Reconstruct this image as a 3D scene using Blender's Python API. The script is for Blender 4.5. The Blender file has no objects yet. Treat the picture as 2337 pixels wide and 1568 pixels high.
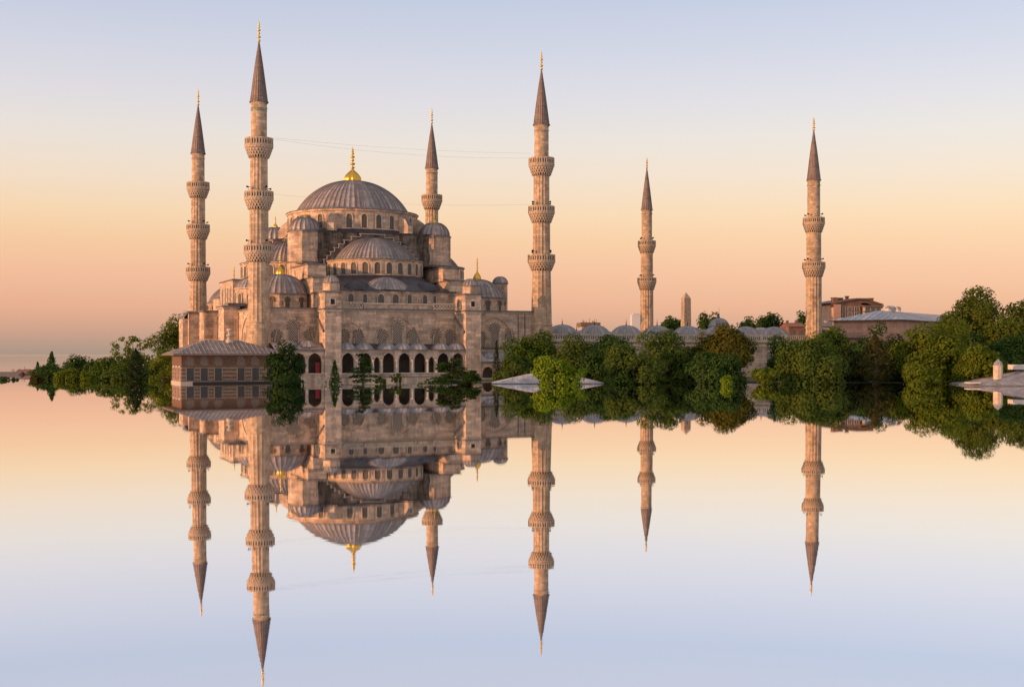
import bpy, math, random
import numpy as np
from mathutils import Vector, Matrix
PI = math.pi
R = math.radians
sc = bpy.context.scene
col = sc.collection

# ------------------------------------------------------------------ camera, sky, sun, exposure
CAM_H = 4.4                      # eye above the flooded ground, metres
FPX = 2864.0                     # focal length in units of a 2337 wide picture
HZ = 808.0                       # the horizon's row in that picture
cam = bpy.data.cameras.new('camera')
cam.sensor_width = 36.0
cam.lens = 36.0 * FPX / 2337.0
cam.shift_y = 24.0 / 2337.0
cam.clip_start = 0.5
cam.clip_end = 30000.0
camo = bpy.data.objects.new('camera', cam)
camo.location = (0, 0, CAM_H)
camo.rotation_euler = (R(90), 0, 0)
col.objects.link(camo)
sc.camera = camo

SUN_EL = R(9.0)
SUN_VEC = Vector((math.cos(R(206.5)), math.sin(R(206.5)), 0)) * math.cos(SUN_EL) + Vector((0, 0, math.sin(SUN_EL)))
world = bpy.data.worlds.new('World')
sc.world = world
world.use_nodes = True
wn = world.node_tree.nodes
wl = world.node_tree.links
wn.clear()
w_out = wn.new('ShaderNodeOutputWorld')
w_add = wn.new('ShaderNodeAddShader')
w_bg = wn.new('ShaderNodeBackground')
w_bg2 = wn.new('ShaderNodeBackground')
w_sky = wn.new('ShaderNodeTexSky')
w_sky.sky_type = 'NISHITA'
w_sky.sun_disc = False
w_sky.sun_elevation = SUN_EL
w_sky.sun_rotation = math.atan2(SUN_VEC.x, SUN_VEC.y)
w_bg2.inputs['Strength'].default_value = 0.05
wl.new(w_sky.outputs[0], w_bg2.inputs['Color'])
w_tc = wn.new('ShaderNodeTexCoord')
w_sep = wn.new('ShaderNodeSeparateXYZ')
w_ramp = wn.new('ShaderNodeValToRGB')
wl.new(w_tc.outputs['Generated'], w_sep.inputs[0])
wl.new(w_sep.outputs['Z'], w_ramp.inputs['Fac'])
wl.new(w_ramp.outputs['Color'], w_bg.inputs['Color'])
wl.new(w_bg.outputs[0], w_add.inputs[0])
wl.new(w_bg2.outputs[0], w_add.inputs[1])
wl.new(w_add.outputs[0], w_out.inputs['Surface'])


def lin(c):
    return tuple(((x / 255.0) / 12.92 if x <= 10 else ((x / 255.0 + 0.055) / 1.055) ** 2.4) for x in c)


SKY = [(0.0, (160, 140, 132)), (0.007, (174, 143, 132)), (0.021, (200, 148, 134)), (0.036, (221, 156, 134)),
       (0.064, (235, 170, 138)), (0.090, (241, 188, 144)), (0.110, (243, 202, 160)), (0.138, (239, 212, 188)), (0.166, (232, 217, 206)),
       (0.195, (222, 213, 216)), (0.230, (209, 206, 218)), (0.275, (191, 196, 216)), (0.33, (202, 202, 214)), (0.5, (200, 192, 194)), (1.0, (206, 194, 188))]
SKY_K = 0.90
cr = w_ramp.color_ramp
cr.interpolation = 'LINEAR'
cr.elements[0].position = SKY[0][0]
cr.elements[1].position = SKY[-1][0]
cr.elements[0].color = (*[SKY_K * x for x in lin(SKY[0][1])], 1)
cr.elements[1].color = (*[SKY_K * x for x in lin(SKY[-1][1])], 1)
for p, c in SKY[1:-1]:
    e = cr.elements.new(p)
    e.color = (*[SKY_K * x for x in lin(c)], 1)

sun = bpy.data.lights.new('sun', 'SUN')
sun.energy = 4.3
sun.angle = R(0.6)
sun.color = (1.0, 0.47, 0.20)
suno = bpy.data.objects.new('sun', sun)
suno.rotation_euler = SUN_VEC.to_track_quat('Z', 'Y').to_euler()
suno.location = (-150, 60, 60)
col.objects.link(suno)
sc.view_settings.view_transform = 'Standard'
sc.view_settings.look = 'None'
sc.view_settings.exposure = 0.0
sc.view_settings.gamma = 1.0
sc.view_settings.use_curve_mapping = False

# ------------------------------------------------------------------ frames and measuring helpers
AX, AY = -40.33, 200.0           # the near left minaret: origin of the building's own frame
YAW = math.atan2(0.4024, 0.9155)
CU, SU = math.cos(YAW), math.sin(YAW)


def wx(u, v):
    return AX + CU * u - SU * v


def wy(u, v):
    return AY + SU * u + CU * v


def U(px, v):
    k = (px - 1168.5) / FPX
    return (AY * k - AX + v * (CU * k + SU)) / (CU - SU * k)


def Z(py, u, v):
    return CAM_H + (HZ - py) * wy(u, v) / FPX


def at(px, py, D):
    return Vector(((px - 1168.5) * D / FPX, D, CAM_H + (HZ - py) * D / FPX))


# ------------------------------------------------------------------ materials
def new_mat(name):
    m = bpy.data.materials.new(name)
    m.use_nodes = True
    nt = m.node_tree
    b = nt.nodes['Principled BSDF']
    return m, nt, b


def node(nt, t, **kw):
    n = nt.nodes.new(t)
    for k, v in kw.items():
        setattr(n, k, v)
    return n


def mixc(nt, blend, fac, a, b):
    n = nt.nodes.new('ShaderNodeMix')
    n.data_type = 'RGBA'
    n.blend_type = blend
    for sock, val in ((n.inputs[0], fac), (n.inputs[6], a), (n.inputs[7], b)):
        if hasattr(val, 'is_linked') or isinstance(val, bpy.types.NodeSocket):
            nt.links.new(val, sock)
        elif isinstance(val, (int, float)):
            sock.default_value = val
        else:
            sock.default_value = (*val, 1) if len(val) == 3 else val
    return n.outputs[2]


def ramp(nt, src, stops):
    n = nt.nodes.new('ShaderNodeValToRGB')
    nt.links.new(src, n.inputs[0])
    e = n.color_ramp.elements
    e[0].position, e[0].color = stops[0][0], (*stops[0][1], 1)
    e[1].position, e[1].color = stops[-1][0], (*stops[-1][1], 1)
    for p, c in stops[1:-1]:
        k = e.new(p)
        k.color = (*c, 1)
    return n.outputs[0]


def noise(nt, scale, detail=5, vec=None, rough=0.6):
    n = nt.nodes.new('ShaderNodeTexNoise')
    n.inputs['Scale'].default_value = scale
    n.inputs['Detail'].default_value = detail
    n.inputs['Roughness'].default_value = rough
    if vec is not None:
        nt.links.new(vec, n.inputs['Vector'])
    return n.outputs['Fac']


def mapping(nt, src, scale):
    n = nt.nodes.new('ShaderNodeMapping')
    n.inputs['Scale'].default_value = scale
    nt.links.new(src, n.inputs['Vector'])
    return n.outputs[0]


def stone_mat(name, c1, c2, mortar, grime, bw=1.05, rh=0.46, grime_lo=0.50, grime_hi=0.72, bump=0.35):
    m, nt, b = new_mat(name)
    tc = nt.nodes.new('ShaderNodeTexCoord')
    br = nt.nodes.new('ShaderNodeTexBrick')
    nt.links.new(tc.outputs['UV'], br.inputs['Vector'])
    br.inputs['Color1'].default_value = (*c1, 1)
    br.inputs['Color2'].default_value = (*c2, 1)
    br.inputs['Mortar'].default_value = (*mortar, 1)
    br.inputs['Scale'].default_value = 1.0
    br.inputs['Brick Width'].default_value = bw
    br.inputs['Row Height'].default_value = rh
    br.inputs['Mortar Size'].default_value = 0.012
    br.inputs['Mortar Smooth'].default_value = 0.3
    obj = tc.outputs['Object']
    n1 = noise(nt, 0.55, 6, obj, 0.65)
    c = mixc(nt, 'MULTIPLY', 1.0, br.outputs['Color'], ramp(nt, n1, [(0.3, (0.74, 0.73, 0.74)), (0.5, (1.0, 0.97, 0.94)), (0.72, (1.24, 1.15, 1.06))]))
    n3 = noise(nt, 2.6, 4, obj, 0.7)
    c = mixc(nt, 'MULTIPLY', 1.0, c, ramp(nt, n3, [(0.3, (0.78, 0.77, 0.77)), (0.68, (1.17, 1.15, 1.12))]))
    # rain streaks and soot with their own vertical shape
    st = noise(nt, 1.0, 5, mapping(nt, obj, (0.75, 0.75, 0.13)), 0.7)
    f = ramp(nt, st, [(grime_lo, (0, 0, 0)), (grime_hi, (1, 1, 1))])
    c = mixc(nt, 'MIX', f, c, mixc(nt, 'MULTIPLY', 1.0, c, grime))
    nt.links.new(c, b.inputs['Base Color'])
    b.inputs['Roughness'].default_value = 0.9
    b.inputs['Specular IOR Level'].default_value = 0.2
    bp = nt.nodes.new('ShaderNodeBump')
    bp.inputs['Strength'].default_value = bump
    bp.inputs['Distance'].default_value = 0.06
    nt.links.new(noise(nt, 3.5, 6, obj, 0.7), bp.inputs['Height'])
    nt.links.new(bp.outputs[0], b.inputs['Normal'])
    return m


def lead_mat(name, base, light, dark, metallic=0.15, rough=0.55):
    m, nt, b = new_mat(name)
    tc = nt.nodes.new('ShaderNodeTexCoord')
    uv = tc.outputs['UV']
    sep = nt.nodes.new('ShaderNodeSeparateXYZ')
    nt.links.new(uv, sep.inputs[0])
    fx = node(nt, 'ShaderNodeMath', operation='FLOOR')
    nt.links.new(sep.outputs['X'], fx.inputs[0])
    sy = node(nt, 'ShaderNodeMath', operation='MULTIPLY')
    sy.inputs[1].default_value = 0.42
    nt.links.new(sep.outputs['Y'], sy.inputs[0])
    fy = node(nt, 'ShaderNodeMath', operation='FLOOR')
    nt.links.new(sy.outputs[0], fy.inputs[0])
    cmb = nt.nodes.new('ShaderNodeCombineXYZ')
    nt.links.new(fx.outputs[0], cmb.inputs[0])
    wnz = nt.nodes.new('ShaderNodeTexWhiteNoise')
    wnz.noise_dimensions = '2D'
    nt.links.new(cmb.outputs[0], wnz.inputs['Vector'])
    lo = tuple(.55 * q + .45 * w for q, w in zip(base, dark))
    c = ramp(nt, wnz.outputs['Value'], [(0.0, lo), (0.5, base), (1.0, light)])
    cm2 = nt.nodes.new('ShaderNodeCombineXYZ')
    nt.links.new(fx.outputs[0], cm2.inputs[0])
    nt.links.new(fy.outputs[0], cm2.inputs[1])
    wn2 = nt.nodes.new('ShaderNodeTexWhiteNoise')
    wn2.noise_dimensions = '2D'
    nt.links.new(cm2.outputs[0], wn2.inputs['Vector'])
    c = mixc(nt, 'MULTIPLY', 1.0, c, ramp(nt, wn2.outputs['Value'], [(0.0, (0.88, 0.88, 0.89)), (1.0, (1.10, 1.09, 1.08))]))
    obj = tc.outputs['Object']
    c = mixc(nt, 'MULTIPLY', 1.0, c, ramp(nt, noise(nt, 0.9, 6, obj, 0.7), [(0.3, (0.62, 0.60, 0.62)), (0.7, (1.35, 1.32, 1.3))]))
    # joints: thin dark line at each sheet's seam and lap
    fr = node(nt, 'ShaderNodeMath', operation='FRACT')
    nt.links.new(sy.outputs[0], fr.inputs[0])
    lp = node(nt, 'ShaderNodeMath', operation='LESS_THAN')
    nt.links.new(fr.outputs[0], lp.inputs[0])
    lp.inputs[1].default_value = 0.06
    frx = node(nt, 'ShaderNodeMath', operation='FRACT')
    nt.links.new(sep.outputs['X'], frx.inputs[0])
    lx = node(nt, 'ShaderNodeMath', operation='GREATER_THAN')
    nt.links.new(frx.outputs[0], lx.inputs[0])
    lx.inputs[1].default_value = 0.80
    mx = node(nt, 'ShaderNodeMath', operation='MAXIMUM')
    nt.links.new(lp.outputs[0], mx.inputs[0])
    nt.links.new(lx.outputs[0], mx.inputs[1])
    ms = node(nt, 'ShaderNodeMath', operation='MULTIPLY')
    nt.links.new(mx.outputs[0], ms.inputs[0])
    ms.inputs[1].default_value = 0.62
    c = mixc(nt, 'MIX', ms.outputs[0], c, dark)
    nt.links.new(c, b.inputs['Base Color'])
    b.inputs['Metallic'].default_value = metallic
    b.inputs['Roughness'].default_value = rough
    bp = nt.nodes.new('ShaderNodeBump')
    bp.inputs['Strength'].default_value = 0.25
    bp.inputs['Distance'].default_value = 0.05
    nt.links.new(noise(nt, 2.2, 5, obj), bp.inputs['Height'])
    nt.links.new(bp.outputs[0], b.inputs['Normal'])
    return m


def plain_mat(name, c, rough=0.7, metallic=0.0, var=0.25, scale=1.5):
    m, nt, b = new_mat(name)
    tc = nt.nodes.new('ShaderNodeTexCoord')
    lo, hi = 1 - var, 1 + var
    cc = mixc(nt, 'MULTIPLY', 1.0, c, ramp(nt, noise(nt, scale, 5, tc.outputs['Object'], 0.65), [(0.32, (lo,) * 3), (0.68, (hi,) * 3)]))
    nt.links.new(cc, b.inputs['Base Color'])
    b.inputs['Roughness'].default_value = rough
    b.inputs['Metallic'].default_value = metallic
    return m


def grille_mat(name, bar, hole, size=0.2):
    """pierced plaster screen: rows of offset holes"""
    m, nt, b = new_mat(name)
    tc = nt.nodes.new('ShaderNodeTexCoord')
    br = nt.nodes.new('ShaderNodeTexBrick')
    mp = nt.nodes.new('ShaderNodeMapping')
    mp.inputs['Rotation'].default_value = (0, 0, R(52))
    nt.links.new(tc.outputs['UV'], mp.inputs['Vector'])
    nt.links.new(mp.outputs[0], br.inputs['Vector'])
    br.offset = 0.0
    br.inputs['Color1'].default_value = (*hole, 1)
    br.inputs['Color2'].default_value = (hole[0] * 1.9, hole[1] * 1.8, hole[2] * 1.8, 1)
    br.inputs['Mortar'].default_value = (*bar, 1)
    br.inputs['Brick Width'].default_value = size
    br.inputs['Row Height'].default_value = size
    br.inputs['Mortar Size'].default_value = size * 0.14
    br.inputs['Mortar Smooth'].default_value = 0.1
    br.inputs['Scale'].default_value = 1.0
    nt.links.new(br.outputs['Color'], b.inputs['Base Color'])
    b.inputs['Roughness'].default_value = 0.8
    return m


def leaf_mat(name, c, c2, trans=0.48):
    m, nt, b = new_mat(name)
    nt.nodes.remove(b)
    out = nt.nodes['Material Output']
    tc = nt.nodes.new('ShaderNodeTexCoord')
    n1 = noise(nt, 0.55, 4, tc.outputs['Object'], 0.7)
    cc = mixc(nt, 'MIX', ramp(nt, n1, [(0.36, (0, 0, 0)), (0.64, (1, 1, 1))]), c, c2)
    n2 = noise(nt, 4.0, 3, tc.outputs['Object'], 0.7)
    cc = mixc(nt, 'MULTIPLY', 1.0, cc, ramp(nt, n2, [(0.3, (0.75, 0.77, 0.75)), (0.7, (1.25, 1.22, 1.18))]))
    d = nt.nodes.new('ShaderNodeBsdfDiffuse')
    t = nt.nodes.new('ShaderNodeBsdfTranslucent')
    mx = nt.nodes.new('ShaderNodeMixShader')
    mx.inputs[0].default_value = trans
    nt.links.new(cc, d.inputs[0])
    nt.links.new(cc, t.inputs[0])
    nt.links.new(d.outputs[0], mx.inputs[1])
    nt.links.new(t.outputs[0], mx.inputs[2])
    nt.links.new(mx.outputs[0], out.inputs[0])
    return m


def striped_mat():
    """courses of brick between courses of pale stone"""
    m, nt, b = new_mat('striped_masonry')
    tc = nt.nodes.new('ShaderNodeTexCoord')
    sep = nt.nodes.new('ShaderNodeSeparateXYZ')
    nt.links.new(tc.outputs['UV'], sep.inputs[0])
    br = nt.nodes.new('ShaderNodeTexBrick')
    nt.links.new(tc.outputs['UV'], br.inputs['Vector'])
    br.inputs['Color1'].default_value = (0.165, 0.082, 0.05, 1)  # brick tones darkened to carry the eave's shadow
    br.inputs['Color2'].default_value = (0.105, 0.055, 0.036, 1)
    br.inputs['Mortar'].default_value = (0.20, 0.14, 0.10, 1)
    br.inputs['Brick Width'].default_value = 0.5
    br.inputs['Row Height'].default_value = 0.11
    br.inputs['Mortar Size'].default_value = 0.012
    br.inputs['Scale'].default_value = 1.0
    nz = noise(nt, 1.2, 5, tc.outputs['Object'])
    ofs = node(nt, 'ShaderNodeMath', operation='MULTIPLY_ADD')
    nt.links.new(nz, ofs.inputs[0])
    ofs.inputs[1].default_value = 0.07
    nt.links.new(sep.outputs['Y'], ofs.inputs[2])
    dv = node(nt, 'ShaderNodeMath', operation='DIVIDE')
    nt.links.new(ofs.outputs[0], dv.inputs[0])
    dv.inputs[1].default_value = 0.56
    fr = node(nt, 'ShaderNodeMath', operation='FRACT')
    nt.links.new(dv.outputs[0], fr.inputs[0])
    lt = node(nt, 'ShaderNodeMath', operation='LESS_THAN')
    nt.links.new(fr.outputs[0], lt.inputs[0])
    lt.inputs[1].default_value = 0.40
    lim = node(nt, 'ShaderNodeMath', operation='LESS_THAN')
    nt.links.new(sep.outputs['Y'], lim.inputs[0])
    lim.inputs[1].default_value = 2.55
    an = node(nt, 'ShaderNodeMath', operation='MULTIPLY')
    nt.links.new(lt.outputs[0], an.inputs[0])
    nt.links.new(lim.outputs[0], an.inputs[1])
    c = mixc(nt, 'MIX', an.outputs[0], br.outputs['Color'], (0.27, 0.20, 0.148))
    c = mixc(nt, 'MULTIPLY', 1.0, c, ramp(nt, noise(nt, 2.0, 5, tc.outputs['Object'], 0.7), [(0.3, (0.65, 0.65, 0.65)), (0.7, (1.2, 1.2, 1.2))]))
    nt.links.new(c, b.inputs['Base Color'])
    b.inputs['Roughness'].default_value = 0.9
    return m


M = {}
M['stone'] = stone_mat('ashlar_stone', (0.68, 0.52, 0.405), (0.38, 0.312, 0.26), (0.26, 0.21, 0.165), (0.42, 0.37, 0.34), bw=1.5, rh=0.52)
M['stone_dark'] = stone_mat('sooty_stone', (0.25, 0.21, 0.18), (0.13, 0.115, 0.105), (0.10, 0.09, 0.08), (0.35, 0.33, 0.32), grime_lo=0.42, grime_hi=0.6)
M['minaret'] = stone_mat('minaret_stone', (0.58, 0.445, 0.325), (0.36, 0.285, 0.215), (0.24, 0.2, 0.165), (0.62, 0.58, 0.54), bw=0.8, rh=0.5)
M['trim'] = plain_mat('pale_moulding', (0.50, 0.42, 0.33), 0.85, 0, 0.25, 1.4)
M['coping'] = plain_mat('pale_step_coping', (0.40, 0.345, 0.30), 0.8, 0, 0.25, 2)
M['corbel'] = plain_mat('weathered_corbel', (0.43, 0.33, 0.245), 0.9, 0, 0.35, 3.5)
M['lead'] = lead_mat('lead_sheet', (0.292, 0.258, 0.254), (0.365, 0.325, 0.317), (0.118, 0.102, 0.102))
M['lead_spire'] = lead_mat('lead_spire', (0.15, 0.112, 0.10), (0.20, 0.152, 0.135), (0.07, 0.053, 0.048), 0.1, 0.55)
M['lead_pale'] = lead_mat('pale_lead_sheet', (0.265, 0.255, 0.27), (0.33, 0.32, 0.335), (0.18, 0.172, 0.185), 0.15, 0.5)
M['lead_old'] = lead_mat('old_lead_sheet', (0.175, 0.148, 0.142), (0.23, 0.195, 0.185), (0.10, 0.083, 0.08), 0.1, 0.6)
M['lead_wet'] = lead_mat('wet_lead_sheet', (0.40, 0.40, 0.43), (0.48, 0.48, 0.51), (0.3, 0.3, 0.32), 0.15, 0.5)
M['slate'] = plain_mat('dark_lead_skirt', (0.035, 0.034, 0.045), 0.5, 0.1, 0.45, 0.8)
M['cap'] = plain_mat('lead_coping', (0.15, 0.138, 0.14), 0.6, 0.1, 0.4, 1.2)
M['gold'] = plain_mat('gilded_copper', (0.80, 0.50, 0.09), 0.38, 1.0, 0.12, 3)
M['grille'] = grille_mat('pierced_window', (0.48, 0.40, 0.32), (0.02, 0.014, 0.012), 0.27)
M['grille_fine'] = grille_mat('fine_pierced_window', (0.17, 0.14, 0.115), (0.045, 0.04, 0.037), 0.2)
M['grille_lodge'] = grille_mat('lodge_lattice', (0.34, 0.27, 0.21), (0.018, 0.015, 0.014), 0.30)
M['tan_frame'] = plain_mat('tan_frame', (0.25, 0.195, 0.15), 0.85, 0, 0.25, 3)
M['floret'] = plain_mat('brown_floret', (0.20, 0.135, 0.085), 0.85, 0, 0.3, 4)
M['dark'] = plain_mat('dark_opening_and_shade', (0.013, 0.012, 0.012), 0.8, 0, 0.2, 2)
M['shade_stone'] = plain_mat('inner_wall', (0.085, 0.07, 0.055), 0.9, 0, 0.3, 1)  # shade inside the gallery put into the wall's dark colour
M['red_cloth'] = plain_mat('red_cloth', (0.26, 0.022, 0.022), 0.8, 0, 0.2, 3)
M['green_tile'] = plain_mat('green_tile', (0.06, 0.22, 0.09), 0.4, 0, 0.3, 5)
M['striped'] = striped_mat()
M['shutter'] = plain_mat('dark_shutter', (0.035, 0.034, 0.036), 0.6, 0, 0.25, 4)
M['soffit'] = plain_mat('eave_boards', (0.17, 0.115, 0.09), 0.8, 0, 0.2, 3)
M['white_stone'] = plain_mat('whitish_stone', (0.55, 0.52, 0.48), 0.8, 0, 0.2, 2)
M['brick'] = stone_mat('old_brick', (0.28, 0.15, 0.105), (0.19, 0.105, 0.08), (0.22, 0.15, 0.11), (0.5, 0.5, 0.5), 0.5, 0.16)
M['plaster'] = plain_mat('pink_plaster', (0.50, 0.30, 0.22), 0.85, 0, 0.15, 1)
M['plank'] = stone_mat('pink_courses', (0.52, 0.33, 0.26), (0.46, 0.30, 0.24), (0.33, 0.19, 0.15), (0.8, 0.8, 0.8), 30, 0.5)
M['glass'] = plain_mat('dim_glass', (0.10, 0.105, 0.10), 0.15, 0, 0.2, 2)
M['tile_red'] = plain_mat('red_roof_tiles', (0.22, 0.10, 0.07), 0.85, 0, 0.3, 2)
M['render'] = plain_mat('old_render', (0.42, 0.36, 0.30), 0.9, 0, 0.25, 1)
M['iron'] = plain_mat('dark_iron', (0.02, 0.02, 0.022), 0.5, 0.4, 0.2, 5)
M['cable_grey'] = plain_mat('grey_cable', (0.22, 0.20, 0.20), 0.6, 0, 0.1, 5)
M['bark'] = plain_mat('bark', (0.10, 0.075, 0.055), 0.9, 0, 0.35, 3)
M['bark_pale'] = plain_mat('pale_bark', (0.28, 0.22, 0.16), 0.9, 0, 0.3, 3)
M['obelisk'] = stone_mat('granite', (0.42, 0.34, 0.27), (0.37, 0.30, 0.25), (0.30, 0.25, 0.2), (0.7, 0.68, 0.66), 1.6, 2.2)
M['tower_far'] = plain_mat('haze_pale_wall', (0.50, 0.47, 0.46), 0.4, 0, 0.05, 0.05)  # distance haze put into the tower's own pale colour
M['lime'] = leaf_mat('lime_leaf', (0.122, 0.195, 0.015), (0.207, 0.293, 0.027), 0.4)
M['green'] = leaf_mat('green_leaf', (0.061, 0.116, 0.017), (0.116, 0.177, 0.027))
M['yellowgreen'] = leaf_mat('yellow_green_leaf', (0.093, 0.137, 0.017), (0.165, 0.205, 0.027))
M['olive'] = leaf_mat('olive_leaf', (0.068, 0.112, 0.023), (0.122, 0.168, 0.037))
M['brown'] = leaf_mat('bronze_leaf', (0.100, 0.105, 0.020), (0.161, 0.144, 0.027))
M['rust'] = leaf_mat('rusty_needle', (0.063, 0.061, 0.020), (0.095, 0.081, 0.024))
M['darkleaf'] = leaf_mat('dark_leaf', (0.034, 0.076, 0.021), (0.071, 0.124, 0.030), 0.38)
M['midleaf'] = leaf_mat('mid_leaf', (0.081, 0.120, 0.022), (0.140, 0.181, 0.034))
M['deepleaf'] = leaf_mat('deep_leaf', (0.017, 0.041, 0.013), (0.037, 0.068, 0.020), 0.25)
M['blackgreen'] = leaf_mat('black_green_needle', (0.017, 0.029, 0.012), (0.037, 0.056, 0.020), 0.2)


# ------------------------------------------------------------------ mesh builder
def newell(pts):
    n = Vector((0, 0, 0))
    for i in range(len(pts)):
        a, b = pts[i], pts[(i + 1) % len(pts)]
        n.x += (a[1] - b[1]) * (a[2] + b[2])
        n.y += (a[2] - b[2]) * (a[0] + b[0])
        n.z += (a[0] - b[0]) * (a[1] + b[1])
    return n.normalized() if n.length > 1e-9 else Vector((0, 0, 1))


class MB:
    def __init__(s):
        s.v, s.f, s.m, s.uv, s.s = [], [], [], [], []

    def poly(s, pts, mat=0, uv=None, smooth=False):
        i = len(s.v)
        s.v += [tuple(p) for p in pts]
        s.f.append(tuple(range(i, i + len(pts))))
        s.m.append(mat)
        s.s.append(smooth)
        if uv is None:
            n = newell(pts)
            if abs(n.z) > 0.75:
                uv = [(p[0], p[1]) for p in pts]
            else:
                t = Vector((-n.y, n.x, 0)).normalized()
                uv = [(p[0] * t.x + p[1] * t.y, p[2]) for p in pts]
        s.uv += list(uv)

    def grid(s, rows, mat=0, uvs=None, closed=False, smooth=True):
        base = len(s.v)
        n = len(rows[0])
        for r in rows:
            s.v += [tuple(p) for p in r]
        for i in range(len(rows) - 1):
            for j in range(n if closed else n - 1):
                k = (j + 1) % n
                s.f.append((base + i * n + j, base + i * n + k, base + (i + 1) * n + k, base + (i + 1) * n + j))
                s.m.append(mat)
                s.s.append(smooth)
                if uvs:
                    a, b, c, d = uvs[i][j], uvs[i][j + 1], uvs[i + 1][j + 1], uvs[i + 1][j]
                    s.uv += [a, b, c, d]
                else:
                    s.uv += [(0, 0)] * 4

    def box(s, x0, x1, y0, y1, z0, z1, mat=0, top=None, bottom=True):
        p = [(x0, y0, z0), (x1, y0, z0), (x1, y1, z0), (x0, y1, z0), (x0, y0, z1), (x1, y0, z1), (x1, y1, z1), (x0, y1, z1)]
        for f in ((0, 1, 5, 4), (1, 2, 6, 5), (2, 3, 7, 6), (3, 0, 4, 7)):
            s.poly([p[i] for i in f], mat)
        s.poly([p[i] for i in (4, 5, 6, 7)], mat if top is None else top)
        if bottom:
            s.poly([p[i] for i in (3, 2, 1, 0)], mat)

    def prism(s, poly, z0, z1, mat=0, top=None, k=1.0):
        n = len(poly)
        cx = sum(p[0] for p in poly) / n
        cy = sum(p[1] for p in poly) / n
        up = [(cx + (p[0] - cx) * k, cy + (p[1] - cy) * k) for p in poly]
        d = 0.0
        for i in range(n):
            a, b = poly[i], poly[(i + 1) % n]
            a2, b2 = up[i], up[(i + 1) % n]
            L = math.hypot(b[0] - a[0], b[1] - a[1])
            s.poly([(a[0], a[1], z0), (b[0], b[1], z0), (b2[0], b2[1], z1), (a2[0], a2[1], z1)], mat,
                   [(d, z0), (d + L, z0), (d + L, z1), (d, z1)])
            d += L
        if k > 0.01:
            s.poly([(p[0], p[1], z1) for p in up], mat if top is None else top)

    def lathe(s, cx, cy, prof, n=32, a0=0.0, a1=2 * PI, mat=0, smooth=True, nrib=0, rib=0.0, uvrib=None):
        full = abs(a1 - a0 - 2 * PI) < 1e-6
        ang, add, ui = [], [], []
        if nrib:
            st = (a1 - a0) / nrib
            for k in range(nrib):
                for o, r in ((0, 0), (0.4, 0.15), (0.8, 0), (0.9, 1)):
                    ang.append(a0 + (k + o) * st)
                    add.append(r * rib)
                    ui.append(k + o)
            n = nrib * 4
        else:
            for k in range(n):
                ang.append(a0 + (a1 - a0) * k / n)
                add.append(0)
                ui.append(k / n * (uvrib if uvrib else (a1 - a0) * max(p[0] for p in prof)))
        if not full:
            ang.append(a1)
            add.append(0)
        ui.append(nrib if nrib else (uvrib if uvrib else (a1 - a0) * max(p[0] for p in prof)))
        rmax = max(p[0] for p in prof)
        rows, uvs = [], []
        d = prof[0][1]
        for i, (r, z) in enumerate(prof):
            if i:
                d += math.hypot(r - prof[i - 1][0], z - prof[i - 1][1])
            fade = min(1.0, r / rmax * 2.5)
            rows.append([(cx + (r + q * fade) * math.cos(a), cy + (r + q * fade) * math.sin(a), z + q * fade * 0.5) for a, q in zip(ang, add)])
            uvs.append([(x, d) for x in ui])
        s.grid(rows, mat, uvs, full, smooth)

    def tube(s, pts, rad, n=6, mat=0):
        rows = []
        for i, p in enumerate(pts):
            a = Vector(pts[max(0, i - 1)])
            b = Vector(pts[min(len(pts) - 1, i + 1)])
            t = (b - a).normalized()
            q = t.orthogonal().normalized() if abs(t.z) < 0.95 else Vector((1, 0, 0))
            q = (q - t * q.dot(t)).normalized()
            w = t.cross(q)
            r = rad[i] if isinstance(rad, (list, tuple)) else rad
            rows.append([Vector(p) + r * (math.cos(2 * PI * k / n) * q + math.sin(2 * PI * k / n) * w) for k in range(n)])
        s.grid(rows, mat, None, True, True)

    def build(s, name, mats, parent=None, loc=None):
        me = bpy.data.meshes.new(name)
        me.from_pydata(s.v, [], s.f)
        for m in (mats if isinstance(mats, (list, tuple)) else [mats]):
            me.materials.append(M[m])
        me.polygons.foreach_set('material_index', s.m)
        me.polygons.foreach_set('use_smooth', s.s)
        ul = me.uv_layers.new(name='UVMap')
        ul.data.foreach_set('uv', [c for p in s.uv for c in p])
        me.update()
        o = bpy.data.objects.new(name, me)
        col.objects.link(o)
        if parent is not None:
            o.parent = parent
        if loc is not None:
            o.location = loc
        return o


def tag(o, label=None, cat=None, group=None, kind=None):
    if label:
        o['label'] = label
    if cat:
        o['category'] = cat
    if group:
        o['group'] = group
    if kind:
        o['kind'] = kind
    return o


def thing(name, label, cat, loc=(0, 0, 0), rz=0.0, group=None):
    o = bpy.data.objects.new(name, None)
    o.empty_display_size = 0.5
    o.location = loc
    o.rotation_euler = (0, 0, rz)
    col.objects.link(o)
    return tag(o, label, cat, group)


def copy_tree(o, parent=None):
    c = o.copy()
    col.objects.link(c)
    if parent is not None:
        c.parent = parent
    for ch in list(o.children):
        copy_tree(ch, c)
    return c


def ngon(cx, cy, r, n, ph=0.0):
    return [(cx + r * math.cos(2 * PI * k / n + ph), cy + r * math.sin(2 * PI * k / n + ph)) for k in range(n)]


def cap(r, h, z0, n=14, r_end=0.12):
    """profile of a spherical cap of base radius r and rise h"""
    RR = (r * r + h * h) / (2 * h)
    zc = z0 + h - RR
    t0 = math.asin(min(1.0, r / RR))
    if h > r:
        t0 = PI - t0
    t1 = r_end / RR
    return [(RR * math.sin(t0 + (t1 - t0) * i / n), zc + RR * math.cos(t0 + (t1 - t0) * i / n)) for i in range(n + 1)]


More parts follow.
